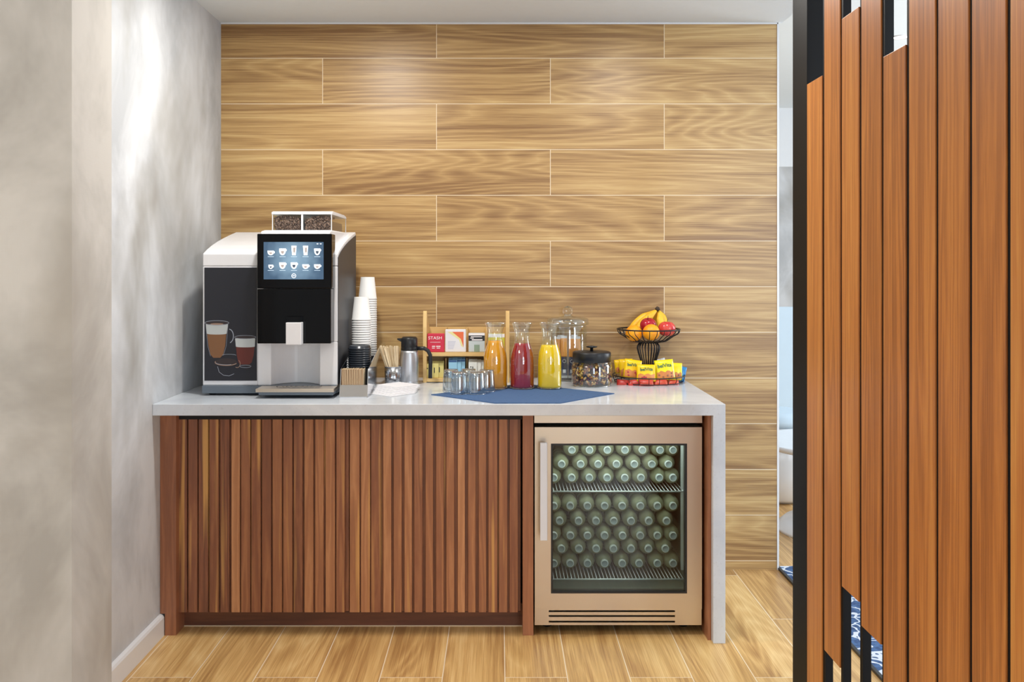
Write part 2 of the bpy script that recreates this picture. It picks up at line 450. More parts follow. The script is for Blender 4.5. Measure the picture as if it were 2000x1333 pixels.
# rug: blue with white meandering lines
t = NT('blue_patterned_rug'); p = t.wpos()
n1 = t.n('ShaderNodeTexVoronoi', feature='DISTANCE_TO_EDGE'); 
d = t.n('ShaderNodeVectorMath', operation='ADD'); nv = t.n('ShaderNodeTexNoise'); nv.inputs['Scale'].default_value = 9; t.link(p, nv.inputs['Vector'])
sc_ = t.n('ShaderNodeVectorMath', operation='SCALE'); sc_.inputs['Scale'].default_value = 0.16; t.link(nv.outputs['Color'], sc_.inputs[0])
t.link(p, d.inputs[0]); t.link(sc_.outputs[0], d.inputs[1]); t.link(d.outputs[0], n1.inputs['Vector']); n1.inputs['Scale'].default_value = 9.5
bl = t.ramp(t.noise(p, 60, 4), [(0.35, srgb(40,66,108)), (0.65, srgb(70,104,150))])
c = t.mix(t.math('LESS_THAN', n1.outputs['Distance'], 0.045), bl, srgb(206,214,224))
t.set(color=c, rough=0.95); t.bump(t.noise(p, 500, 2), 0.5, 0.002); M['rug'] = t.m
rug = thing('rug', (2.6, 2.4, 0), 'blue rug with white meandering line pattern beside the tile floor, seen past the slat screen', 'rug')
MB().box(XR+0.012, 4.0, -0.5, SY(441)+0.02, 0.0, 0.009).build('pile', M['rug'], rug)
MB().box(XR, XR+0.012, -0.5, SY(441)+0.02, 0.0, 0.010).build('edge_binding', M['black_matte'], rug)
# recessed downlights (niche ones are above the frame)
def emit(name, rgb, s):
    t = NT(name); t.set(color=srgb(*rgb), emit=srgb(*rgb), emits=s)
    g = t.noise(t.coords(), 8, 1); return t.m
M['lamp'] = emit('warm_lamp_disc', (255,240,220), 12)
def downlight(x, y, z, label, group):
    d = thing('recessed_downlight', (x, y, z), label, 'ceiling light', group)
    MB().lathe([(0.062, 0.0), (0.062, -0.006), (0.050, -0.006), (0.046, 0.0)], (x, y, z), 32, cap0=False, cap1=False).build('trim_ring', M['white_trim'], d)
    MB().lathe([(0.046, -0.002), (0.0, -0.001)], (x, y, z), 32, cap0=False, cap1=False).build('lamp_disc', M['lamp'], d)
downlight(2.71, 6.25, 2.9, 'small round recessed ceiling downlight seen through the gap in the slat screen', None)

# lounge furniture glimpsed right of the plank wall
M['white_lacquer'] = flat('white_lacquer', (232,236,240), 0.2)
M['pale_blue'] = flat('pale_blue_divider', (196,216,230), 0.4)
dv = thing('room_divider', (2.2, 6.0, 0), 'pale blue low divider panel standing in the lounge, right of the plank wall', 'divider')
MB().box(1.3, 3.6, 6.0, 6.04, 0.08, 1.087).build('panel', M['pale_blue'], dv, bevel=0.004)
for xx in (1.5, 3.4): MB().box(xx-0.03, xx+0.03, 5.88, 6.16, 0.0, 0.08).build('foot', M['white_lacquer'], dv)
tb = thing('pedestal_table', (1.72, 4.72, 0), 'low white round pedestal table at right end of the plank wall', 'table')
MB().lathe([(0.30,0),(0.30,0.015),(0.26,0.05),(0.10,0.085),(0.05,0.12)], (1.72,4.72,0), 48).build('base', M['white_lacquer'], tb)
MB().lathe([(0.045,0.12),(0.03,0.2),(0.03,0.36),(0.06,0.42)], (1.72,4.72,0), 24).build('stem', M['white_lacquer'], tb)
MB().lathe([(0.06,0.42),(0.36,0.425),(0.38,0.44),(0.38,0.452),(0.375,0.456)], (1.72,4.72,0), 56).build('tabletop', M['white_lacquer'], tb)
st = thing('round_stool', (1.62, 5.45, 0), 'white round stool behind the low pedestal table', 'stool')
MB().lathe([(0.2,0.0),(0.24,0.03),(0.27,0.2),(0.26,0.4),(0.22,0.43)], (1.62,5.45,0), 40).build('body', M['white_lacquer'], st)
MB().lathe([(0.22,0.43),(0.235,0.45),(0.22,0.49),(0.15,0.505)], (1.62,5.45,0), 40).build('cushion', M['pale_blue'], st)

# ================================================================ slat screen
CS = 0.93
def sy(px): return F*CS/(px-CX)
scr = thing('slat_screen', (CS, 2.2, 0), 'tall room screen of orange-brown vertical timber slats on a black steel frame', 'screen')
slats = [(1576,1605,165,None),(1609.5,1640,None,1270),(1644,1677,37,1146),(1682,1720,None,1223),(1725,1768,111,None),
         (1775,1826,None,None),(1832,1891,None,None),(1898,1964,None,None),(1973,2047,None,None)]
y = sy(2047); gap = sy(1826)-sy(1832)
sl = [(sy(a), sy(c), t0, b0, a) for a, c, t0, b0 in slats]
pitch = sl[6][0]-sl[7][0]
for k in range(4):
    last = sl[-1]; sl.append((last[0]-pitch, last[1]-pitch, None, None, None))
tones = [0.42,0.55,0.40,0.62,0.70,0.45,0.60,0.66,0.12,0.5,0.6,0.4,0.3]
for i, (ya, yb, tp, bt, pxl) in enumerate(sl):
    z0, z1 = 0.01, CEIL-0.002
    if tp is not None: z1 = EYE-(tp-CY)/((pxl-CX)/CS)
    if bt is not None: z0 = EYE-(bt-CY)/((pxl-CX)/CS)
    m = MB(); m.tone = tones[i]
    m.box(CS, CS+0.018, yb, ya, z0, z1).build('slat', M['cedar'], scr, bevel=0.0015)
for i in range(len(sl)-1):
    y1, y0 = sl[i][1], sl[i+1][0]
    MB().box(CS+0.004, CS+0.026, y0-0.0, y1+0.0, 0.004, CEIL-0.001).build('upright', M['black_steel'], scr)
MB().box(CS, CS+0.056, sl[0][0], sy(1548), 0.0, CEIL-0.001).build('end_post', M['black_steel'], scr, bevel=0.002)

# ================================================================ counter cabinet
ctr_top = PZ(790, 550)
cab = thing('slatted_base_cabinet', (-0.55, SY(538), 0), 'walnut base cabinet with two doors of vertical slats under the stone counter', 'cabinet')
yp = SY(538)
CT0 = ctr_top-0.041
m = MB(); m.tone = 0.45; m.box(-1.214, -1.173, yp, yp+0.5, 0.0, CT0).box(-1.231,-1.2139, yp+0.0002, yp+0.5, 0.079, CT0).build('side_post', M['walnut_post'], cab)
m = MB(); m.tone = 0.25; m.box(0.0855, 0.124, yp, WY-0.003, 0.0, CT0).build('side_post', M['walnut_post'], cab, bevel=0.001)
ytk = SY(524)
m = MB(); m.tone = 0.75; m.box(-1.173, 0.0855, ytk, ytk+0.018, 0.0, 0.085).build('toe_kick', M['walnut_h'], cab)
MB().box(-1.165, 0.083, ytk+0.02, WY-0.003, 0.002, CT0-0.045).build('carcass', M['dark_void'], cab)
M['caulk'] = flat('pale_grout_line', (226,206,176), 0.7)
MB().box(-1.173, 0.0855, ytk-0.004, ytk, 0.0, 0.003).build('floor_joint', M['caulk'], cab)
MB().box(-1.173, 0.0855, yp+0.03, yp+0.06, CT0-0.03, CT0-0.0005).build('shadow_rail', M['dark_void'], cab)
# doors: a backing board and sixteen proud slats each (the slats are the door's own pattern)
sd = 533.0; yd = SY(sd); zb = PZ(1197, sd); zt = PZ(819, sd)
L0 = 290.0; k1 = 4.878
left = [(272,365),(380,465),(478,567),(582,667),(685,770),(790,870),(882,968),(980,1068),(1082,1167),(1183,1270),(1285,1370),(1385,1468),(1486,1570),(1588,1668),(1688,1775),(1790,1870)]
left = [(L0+a/k1, L0+b_/k1) for a, b_ in left]
right = [(187,270),(283,360),(368,450),(472,540),(560,628),(652,715),(735,805),(832,895),(921,985),(1008,1075),(1105,1165),(1193,1255),(1283,1345),(1365,1440),(1455,1525),(1545,1615)]
right = [(640+a/4.348, 640+b_/4.348) for a, b_ in right]
toneL = [0.75,0.6,0.85,0.55,0.8,0.02,0.5,0.65,0.58,0.42,0.48,0.72,0.3,0.28,0.35,0.5]
toneR = [0.32,0.22,0.7,0.18,0.38,0.25,0.52,0.3,0.42,0.34,0.08,0.4,0.46,0.5,0.44,0.55]
for nm, arr, tn, x0, x1 in (('left', left, toneL, PX(346,sd), PX(680.5,sd)), ('right', right, toneR, PX(682,sd), PX(1017,sd))):
    m = MB(); m.tone = 0.7
    m.box(x0, x1, yd+0.014, yd+0.034, zb, zt)
    for (a, c), tt in zip(arr, tn):
        m.tone = tt; m.box(PX(a, sd), PX(c, sd), yd, yd+0.0142, zb, zt)
    m.build('door', M['walnut'], cab, bevel=0.0008, seg=1)
# worktop with waterfall end
XE = PX(1417, 550)
ct = thing('quartz_countertop', (0, FRONT, 0), 'pale grey quartz worktop running wall to waterfall end panel', 'countertop')
g = 0.041
MB().prism([(XL+0.0006, CT0), (XE-g-0.0025, CT0), (XE-g-0.0025, 0.0), (XE, 0.0), (XE, ctr_top), (XL+0.0006, ctr_top)], 'y', FRONT, WY-0.001).build('slab', M['quartz'], ct, bevel=0.0015)
m = MB(); m.tone = 0.35; m.box(XE-g-0.0025-0.013, XE-g-0.003, SY(545), WY-0.003, 0.0, CT0-0.0005).build('lining_panel', M['walnut_post'], ct)

# ================================================================ beverage fridge
fx0, fx1 = PX(1044.5, 538), PX(1371, 538)
fr = thing('beverage_fridge', ((fx0+fx1)/2, yp, 0), 'stainless steel undercounter fridge with a glass door full of water bottles', 'fridge')
zt_f, zb_f = PZ(835, 538), PZ(1190.5, 538); zg = PZ(1223, 538)
yb0 = yp+0.045
T = 0.03
m = MB()
m.box(fx0, fx0+T, yb0, WY-0.04, zb_f, zt_f-0.001).box(fx1-T, fx1, yb0, WY-0.04, zb_f, zt_f-0.001)
m.box(fx0+T, fx1-T, yb0, WY-0.04, zt_f-T, zt_f-0.001).box(fx0+T, fx1-T, yb0, WY-0.04, zb_f, zb_f+T)
m.box(fx0+T, fx1-T, WY-0.07, WY-0.04, zb_f+T, zt_f-T)
M['fridge_liner'] = flat('fridge_liner', (104,112,106), 0.4)
m.build('body', M['fridge_liner'], fr)
for xx in (fx0+0.05, fx1-0.05):
    for yy in (yp+0.1, WY-0.1): MB().lathe([(0.018,0),(0.018,zg-0.002)], (xx,yy,0), 12).build('foot', M['black_matte'], fr)
# kick grille
m = MB(); gy = yp+0.006
gz = [PZ(p_, 538) for p_ in (1194, 1197.5, 1203.5, 1207, 1214.5, 1218)]
gx0, gx1 = PX(1072, 538), PX(1319, 538)
m.box(fx0, gx0, gy, gy+0.02, zg, zb_f-0.001).box(gx1, fx1, gy, gy+0.02, zg, zb_f-0.001)
edges = [zb_f-0.001]+gz+[zg]
for i in range(0, 8, 2): m.box(gx0, gx1, gy, gy+0.02, edges[i+1], edges[i])
m.build('kick_grille', M['steel'], fr)
MB().box(gx0-0.01, gx1+0.01, gy+0.022, gy+0.03, zg, zb_f-0.002).build('grille_backing', M['dark_void'], fr)
MB().box(fx0+0.01, fx1-0.01, gy+0.031, WY-0.05, zg-0.004, zb_f).build('base_box', M['dark_void'], fr)
# door
gx_0, gx_1, gz1, gz0 = PX(1076, 538), PX(1342, 538), PZ(867, 538), PZ(1160, 538)
m = MB()
m.box(fx0, gx_0, yp, yp+0.04, zb_f, zt_f).box(gx_1, fx1, yp, yp+0.04, zb_f, zt_f)
m.box(gx_0, gx_1, yp, yp+0.04, gz1, zt_f).box(gx_0, gx_1, yp, yp+0.04, zb_f, gz0)
door = m.build('door', M['steel'], fr)
e = 0.007
m = MB(); m.box(gx_0, gx_0+e, yp+0.001, yp+0.03, gz0, gz1).box(gx_1-e, gx_1, yp+0.001, yp+0.03, gz0, gz1)
m.box(gx_0+e, gx_1-e, yp+0.001, yp+0.03, gz1-e, gz1).box(gx_0+e, gx_1-e, yp+0.001, yp+0.03, gz0, gz0+e)
m.build('gasket', M['black_matte'], door)
m = MB(); m.add([(gx_0+e, yp+0.006, gz0+e), (gx_1-e, yp+0.006, gz0+e), (gx_1-e, yp+0.006, gz1-e), (gx_0+e, yp+0.006, gz1-e)], [(0,1,2,3)])
m.build('glass_pane', M['door_glass'], door)
m = MB(); hs = 545
hx0, hx1, hz1, hz0 = PX(1055, hs), PX(1069, hs), PZ(865, hs), PZ(1056, hs)
m.box(hx0, hx1, SY(hs)-0.006, SY(hs)+0.006, hz0, hz1)
for zz in (hz0+0.03, hz1-0.03): m.box(hx0+0.006, hx1-0.006, SY(hs)+0.006, yp, zz-0.01, zz+0.01)
m.build('handle', M['steel_bright'], door, bevel=0.0015)
# shelves
def shelf(z, name='wire_shelf'):
    m = MB(); ys0 = SY(515); x0 = fx0+T+0.001; x1 = fx1-T-0.001
    m.tube([(x0, ys0, z), (x1, ys0, z)], 0.0032, 6)
    m.tube([(x0, WY-0.075, z), (x1, WY-0.075, z)], 0.0028, 6)
    n = 40
    for i in range(n):
        x = x0+0.006+(x1-x0-0.012)*i/(n-1); m.tube([(x, ys0, z), (x, WY-0.075, z)], 0.0015, 5)
    m.build(name, M['steel_bright'], fr)
shelf(0.487); shelf(0.154)
MB().box(fx1-T-0.012, fx1-T-0.001, SY(512), SY(512)+0.01, gz0+0.03, gz1-0.01).build('shelf_rail', M['steel_bright'], fr)
light('fridge_light', 'AREA', ((fx0+fx1)/2, yp+0.12, zt_f-T-0.004), (R(-15),0,0), 2.0, (0.92,1.0,0.93), 0.5, 0.05)
# filler strip above the fridge
MB().box(PX(1043.5,538), PX(1371,538), yp-0.002, yp+0.02, PZ(826.5,538), CT0-0.0005).build('trim_strip', M['steel'], origin=(0.43, yp, PZ(826.5,538)))
tag(bpy.data.objects['trim_strip'], 'narrow stainless filler strip between worktop and fridge door', 'trim strip')
# bottles lying with their caps to the door
t = NT('bottle_plastic_with_water'); t.set(color=srgb(182,184,156), trans=0.40, ior=1.2, rough=0.15)
nzz = t.noise(t.coords(), 60, 2); t.bump(nzz, 0.2, 0.001); M['bottle'] = t.m
M['cap_top'] = flat('grey_blue_cap_top', (150,164,174), 0.5); M['cap'] = flat('white_bottle_cap', (222,230,236), 0.4)
bs = 505.0; by = SY(bs)
BR = 0.0318
rows = [('topmost row', 'upper', 203, [252,352,453,553,652,752,850]), ('middle row', 'upper', 283, [194,302,401,505,606,706,800]),
        ('bottom row', 'upper', 360, [150,251,351,452,552,644,748,847]), ('topmost row', 'lower', 520, [150,243,341,438,538,641,737,835]),
        ('second row from the top', 'lower', 605, [183,290,389,490,588,688,789]), ('middle row', 'lower', 688, [150,244,341,438,540,640,737,835]),
        ('second row from the bottom', 'lower', 762, [193,292,390,488,588,686,782]), ('bottom row', 'lower', 845, [150,243,341,438,538,633,737,835])]
ORD = ['first','second','third','fourth','fifth','sixth','seventh','eighth','ninth','tenth','eleventh','twelfth','thirteenth','fourteenth','fifteenth','sixteenth','seventeenth','eighteenth','nineteenth','twentieth']
ORD += ['twenty-'+o for o in ORD[:9]] + ['thirtieth'] + ['thirty-'+o for o in ORD[:9]]
bottle0 = None
for rn, shn, ry, xs in rows:
    for i, xx in enumerate(xs):
        x = PX(1030+xx/2.898, bs); z = PZ(810+ry/2.898, bs)
        x = max(fx0+T+BR+0.001, min(fx1-T-BR-0.001, x))
        lab = 'white-capped water bottle, %s of %s fridge shelf, %s from left' % (rn, shn, ORD[i])
        if bottle0 is None:
            bottle0 = thing('water_bottle', (x, by, z), lab, 'bottle', 'water bottles stacked in the fridge'); O = Vector((x, by, z))
            rm = Matrix.Translation(O) @ Matrix.Rotation(R(-90), 4, 'X')      # local +Z -> +Y
            m = MB(); m.M = rm
            m.lathe([(0.0125,0.010),(0.0125,0.015),(0.018,0.019),(0.027,0.027),(BR-0.001,0.040),(BR-0.0005,0.09),(BR-0.003,0.097),(BR-0.0005,0.104),(BR-0.0005,0.14),(BR-0.003,0.146),(BR-0.0005,0.152),(BR-0.0005,0.192),(0.022,0.20)], n=20).build('body', M['bottle'], bottle0)
            m = MB(); m.M = rm
            m.lathe([(0.0112,0.0),(0.0135,0.0),(0.0148,0.0015),(0.0148,0.016)], n=24, cap0=False).build('cap', M['cap'], bottle0)
            m = MB(); m.M = rm
            m.lathe([(0.0005,0.0008),(0.0104,0.0008),(0.0112,0.0)], n=24, cap0=True, cap1=False).build('cap_top', M['cap_top'], [c_ for c_ in bottle0.children if c_.name.startswith('cap')][0])
        else:
            dup(bottle0, (x-O.x, 0, z-O.z), lab)
# ================================================================ coffee machine
CZ = ctr_top
yf, yk = SY(513), SY(455.6)
mx0, mxm, mx1 = PX(396,513), PX(503,513), PX(659.5,513)
cm = thing('coffee_machine', ((mx0+mx1)/2, (yf+yk)/2, CZ), 'white and black bean-to-cup coffee machine with touchscreen on the left of the counter', 'coffee machine')
zb0 = PZ(754,515)
def arc_pts(x0, x1, yfr, depth, n=18):
    return [(x0+(x1-x0)*i/n, yfr+depth*math.sin(math.pi*i/n)**0.75) for i in range(n+1)]
zrec = PZ(668,513); zseam = PZ(520,513)
m = MB()
m.box(mx0, mxm, yf, yk, zb0, zseam-0.001)
rx0, rx1 = PX(529,513), PX(625,513)
poly = [(mxm, yf)]+arc_pts(rx0, rx1, yf, 0.085)+[(mx1, yf), (mx1, yk), (mxm, yk)]
m.prism(poly, 'z', zb0, zrec)
m.box(mxm, mx1, yf, yk, zrec, zseam-0.001)
body = m.build('housing', M['white_plastic'], cm, bevel=0.003)
hp = [(yf, zseam), (yf, 1.388), (yf+0.004, 1.392), (yf+0.05, 1.408), (yf+0.106, 1.424), (yf+0.18, 1.442), (yf+0.259, 1.458), (yf+0.36, 1.476), (yk-0.006, 1.489), (yk, 1.486), (yk, zseam)]
MB().prism(hp, 'x', mx0, mx1).build('hood', M['white_plastic'], cm, bevel=0.003)
MB().prism([(SY(521), 1.34), (SY(521), 1.466), (SY(521)+0.01, 1.474), (SY(521)+0.05, 1.479), (yk-0.03, 1.484), (yk-0.03, 1.34)], 'x', PX(506,524), PX(642,524)).build('centre_cover', M['white_plastic'], cm, bevel=0.004)
# dark side panel inset in the right flank
cut = 0.013
sp = [(yf+0.002, zb0+0.004), (yf+0.002, zseam-0.004), (yf+0.002, 1.388-cut)]+[(a, c-cut) for a, c in hp[3:8]]+[(yk-0.006, 1.489-cut), (yk-0.004, zb0+0.004)]
MB().prism(sp, 'x', mx1, mx1+0.002).build('side_panel', M['side_grey'], cm)
# base and feet
m = MB(); m.box(mx0+0.001, mx1-0.001, SY(515), yk-0.01, PZ(769,515), zb0); m.build('base', M['grey_plastic'], cm, bevel=0.002)
for xx in (mx0+0.03, mxm+0.02, mx1-0.03):
    for yy in (yf+0.03, yk-0.05): MB().lathe([(0.014,0),(0.016,PZ(769,515)-CZ)], (xx,yy,CZ), 16).build('foot', M['black_matte'], cm)
# printed front panel with glasses of coffee and tea
pn_y = yf-0.002
pa = MB().box(PX(399.5,513), PX(502,513), pn_y, yf, PZ(744,513), PZ(523,513)).build('front_panel', M['dark_panel'], cm)
Q = lambda a, c: (PX(390+a/7.406, 513), PZ(600+c/7.406, 513))
P1 = flat('printed_milk_foam', (186,192,192), 0.35); P2 = flat('printed_latte', (126,88,58), 0.35); P3 = flat('printed_red_tea', (96,44,38), 0.35)
P4 = flat('printed_glass_line', (150,156,168), 0.35); P5 = flat('printed_dark_coffee', (52,44,46), 0.35); P6 = flat('printed_foam_shade', (158,130,112), 0.35)
mats = [P1,P2,P3,P4,P5,P6]
m = MB(); yy0 = pn_y-0.0003
def face(pts, mi, lay=0):
    m.mat = mi; q = [Q(*p) for p in pts]; n = len(q)
    m.add([(x, yy0-lay*0.0002, z) for x, z in q], [tuple(range(n))])
def ell(cx, cy, rx, ry, a0=0, a1=360, n=28): return [(cx+rx*math.cos(R(a0+(a1-a0)*i/n)), cy+ry*math.sin(R(a0+(a1-a0)*i/n))) for i in range(n+1)]
def stroke(pts, wd, mi, lay=2):
    for i in range(len(pts)-1):
        (ax, ay), (bx, by_) = pts[i], pts[i+1]; L_ = math.hypot(bx-ax, by_-ay) or 1; nx, ny = -(by_-ay)/L_*wd/2, (bx-ax)/L_*wd/2
        face([(ax+nx,ay+ny),(bx+nx,by_+ny),(bx-nx,by_-ny),(ax-nx,ay-ny)], mi, lay)
face([(110,385)]+ell(247,385,140,14,180,0,12)[1:-1]+[(388,385),(372,560),(340,690),(300,735),(200,735),(160,690),(130,560)], 1)
face([(90,250),(412,250),(392,385)]+ell(250,385,142,14,0,180,12)+[(104,385)], 0)
face(ell(252,232,165,24), 4, 1); face(ell(252,246,95,12), 5, 2)
stroke(ell(252,230,174,33), 7, 3); stroke(ell(425,420,66,100,-85,75), 12, 3); stroke([(92,250),(120,560),(160,710)], 4, 3); stroke([(412,250),(388,560),(345,700)], 4, 3)
face([(528,570)]+ell(662,572,136,12,180,0,12)[1:-1]+[(798,570),(782,700),(755,800),(720,830),(590,830),(560,800),(540,700)], 2)
face([(515,455),(806,455),(800,572)]+ell(662,572,136,12,0,180,12)+[(526,572)], 0)
face(ell(662,438,148,18), 4, 1); stroke(ell(662,436,154,24), 5, 3); stroke(ell(665,858,80,18,0,360), 5, 3)
face(ell(385,800,160,60), 4, 3); stroke(ell(385,800,160,44,20,200), 10, 5, 4); stroke(ell(385,800,150,36,60,180), 6, 3, 4); stroke(ell(430,700,100,16,180,360), 5, 3, 4)
stroke([(262,860),(285,940),(350,988),(430,996),(500,965)], 7, 3, 4); stroke(ell(545,820,44,56,-60,120), 7, 5, 4)
m.build('printed_drinks_picture', mats, pa)
# display head
dy = SY(524)
dp = MB().box(PX(502,524), PX(648,524), dy, yf, PZ(564,524), PZ(457,524)).build('display_housing', M['black_gloss'], cm, bevel=0.003)
MB().box(PX(502.3,524), PX(646,524), dy+0.001, yf, PZ(671.5,524), PZ(565,524)).build('dispenser_front', M['black_gloss'], cm, bevel=0.002)
t = NT('touchscreen'); p = t.coords('Generated'); gx, gyy, gz_ = t.sep(p)
dx_ = t.math('MULTIPLY', t.math('SUBTRACT', gx, 0.5), 1.6); dz_ = t.math('SUBTRACT', gz_, 0.55)
rad = t.math('SQRT', t.math('ADD', t.math('MULTIPLY', dx_, dx_), t.math('MULTIPLY', dz_, dz_)))
cc = t.ramp(t.math('ADD', rad, t.math('MULTIPLY', t.noise(t.comb(t.math('MULTIPLY', gx, 5.0), 0.0, t.math('MULTIPLY', gz_, 3.0)), 1.5, 1), 0.35)), [(0.25, srgb(150,184,208)), (0.95, srgb(70,100,128))])
t.set(color=(0.01,0.01,0.01,1), rough=0.1, emit=cc, emits=1.0); M['screen'] = t.m
M['icon'] = emit('screen_icon_white', (244,250,255), 1.0); M['icon_brown'] = emit('screen_icon_coffee', (150,140,136), 0.8); M['icon_soft'] = emit('screen_caption_grey', (186,206,222), 0.95); M['icon_dark'] = emit('screen_icon_dark', (60,72,88), 0.8)
sc0 = MB().box(PX(515,524), PX(632,524), dy-0.0006, dy+0.001, PZ(546,524), PZ(473,524)).build('touchscreen', M['screen'], dp)
Q2 = lambda a, c: (PX(490+a/7.84, 524), PZ(400+c/7.84, 524))
m = MB()
def f2(pts, mi=0, lay=0):
    m.mat = mi; q = [Q2(*p_) for p_ in pts]; m.add([(x, dy-0.0008-lay*0.0002, z) for x, z in q], [tuple(range(len(q)))])
for r_, icons in enumerate(([(305,705,50,'c'),(485,672,52,'c'),(660,630,40,'t'),(838,630,40,'t'),(1017,672,48,'d')], [(305,922,36,'d'),(485,885,50,'c'),(660,885,50,'d'),(838,915,50,'c'),(1017,915,50,'c')])):
    yb_ = 775 if r_ == 0 else 985
    for cx_, ty, hw, kd in icons:
        if kd == 't': f2([(cx_-hw,ty),(cx_+hw,ty),(cx_+hw*0.7,yb_),(cx_-hw*0.7,yb_)]); f2([(cx_-hw*0.3,ty+28),(cx_+hw*0.6,ty+28),(cx_+hw*0.45,yb_-40),(cx_-hw*0.2,yb_-40)], 1, 1)
        else:
            f2([(cx_-hw,ty)]+[(cx_+hw*math.cos(a), ty+(yb_-ty)*math.sin(a)**0.7) for a in [R(180-180*i/12) for i in range(1,12)]]+[(cx_+hw,ty)])
            q_ = [(cx_-hw*0.5, ty+(yb_-ty)*0.35)]+[(cx_+hw*0.5*math.cos(a), ty+(yb_-ty)*(0.35+0.45*math.sin(a))) for a in [R(180-180*i/8) for i in range(1,8)]]+[(cx_+hw*0.5, ty+(yb_-ty)*0.35)]
            f2(q_, 2 if kd == 'd' else 1, 1)
            f2([(cx_+hw*0.9,ty+10),(cx_+hw*1.25,ty+14),(cx_+hw*1.2,ty+38),(cx_+hw*0.8,ty+42)])
        f2([(cx_-46,yb_+19),(cx_+46,yb_+19),(cx_+46,yb_+25),(cx_-46,yb_+25)], 3)
for cx_ in (1022, 1070): f2([(cx_-13,595),(cx_+13,595),(cx_+13,606),(cx_-13,606)])
for i in range(24):
    a0, a1 = R(15*i), R(15*(i+1)); ff = lambda r, a: (658+r*math.cos(a), 1090+r*math.sin(a))
    f2([ff(28,a0), ff(35,a0), ff(35,a1), ff(28,a1)])
f2([(642,1083),(674,1083),(674,1096),(642,1096)])
m.build('screen_icons', [M['icon'], M['icon_brown'], M['icon_dark'], M['icon_soft']], sc0)
# spout
m = MB(); m.box(PX(558,530), PX(588,530), SY(530), dy, PZ(674,530), PZ(630.5,530)); m.build('spout', M['white_plastic'], cm, bevel=0.002)
MB().box(PX(558.5,528), PX(587.5,528), SY(528), dy, PZ(630,528), PZ(619,528)).build('spout_cap', M['black_gloss'], cm, bevel=0.001)
# drip tray
ts = 528; ty0 = SY(ts); zt0 = PZ(760, ts)
m = MB(); m.box(PX(499,ts), PX(652,ts), ty0, yf+0.06, zt0-0.013, zt0); tr = m.build('drip_tray', M['steel'], cm, bevel=0.0015)
MB().box(PX(504,ts), PX(650,ts), ty0+0.006, SY(516), PZ(773,ts), zt0-0.0135).build('tray_body', M['grey_plastic'], cm, bevel=0.0015)
m = MB(); tcx, tcy = PX(576,ts), ty0+0.075
for rr, a0, a1, st_ in ((0.082, 0, 360, 60), (0.060, 190, 350, 30), (0.046, 0, 360, 36), (0.030, 0, 360, 30), (0.014, 0, 360, 24)):
    prev = None
    for i in range(st_+1):
        a = R(a0+(a1-a0)*i/st_); c_ = [(tcx+r*math.cos(a), tcy+0.75*r*math.sin(a), zt0+0.0003) for r in (rr, rr+0.0035)]
        if prev and (i % 6): m.add([prev[0], prev[1], c_[1], c_[0]], [(0,1,2,3)])
        prev = c_
m.build('drain_slots', M['dark_void'], tr)
# bean hopper
hs_ = 503.0; hy0, hy1 = SY(503), SY(460); hx0, hx1 = PX(531.5,503), PX(648,503); hz0, hz1 = 1.4795, PZ(413,503); hm = PX(590,503)
hop = MB()
hop.prism([(hy0-0.002, hz1-0.012), (hy0-0.002, hz1-0.003), (hy0+0.02, hz1+0.001), (hy1-0.06, hz1+0.001), (hy1-0.01, hz1-0.003), (hy1, hz1-0.012)], 'x', hx0-0.002, hx1+0.002)
hp_ = hop.build('bean_hopper_lid', M['white_plastic'], cm, bevel=0.0015)
m = MB(); e = 0.0028
for xx in (hx0, hm-0.0035, hx1-e): m.box(xx, xx+(0.007 if xx == hm-0.0035 else e), hy0, hy0+0.004, hz0, hz1-0.012)
for xx in (hx0, hx1-e): m.box(xx, xx+e, hy1-0.004, hy1, hz0, hz1-0.012)
m.box(hx0, hx1, hy0, hy0+0.004, hz0, hz0+0.003).box(hm-0.001, hm+0.001, hy0+0.004, hy1-0.01, hz0, hz1-0.013)
m.build('bean_hopper_frame', M['white_plastic'], cm)
m = MB()
for xx in (hx0+0.0005, hx1-0.0005): m.add([(xx,hy0+0.004,hz0+0.001),(xx,hy1-0.004,hz0+0.001),(xx,hy1-0.004,hz1-0.012),(xx,hy0+0.004,hz1-0.012)], [(0,1,2,3)])
m.add([(hx0+e,hy0+0.002,hz0+0.003),(hx1-e,hy0+0.002,hz0+0.003),(hx1-e,hy0+0.002,hz1-0.012),(hx0+e,hy0+0.002,hz1-0.012)], [(0,1,2,3)])
m.build('bean_hopper_window', M['thin_glass'], cm)
M['bean'] = flat('roasted_coffee_bean', (92,66,54), 0.35)
M['bean2'] = flat('lighter_coffee_bean', (136,106,90), 0.35)
rb = random.Random(3)
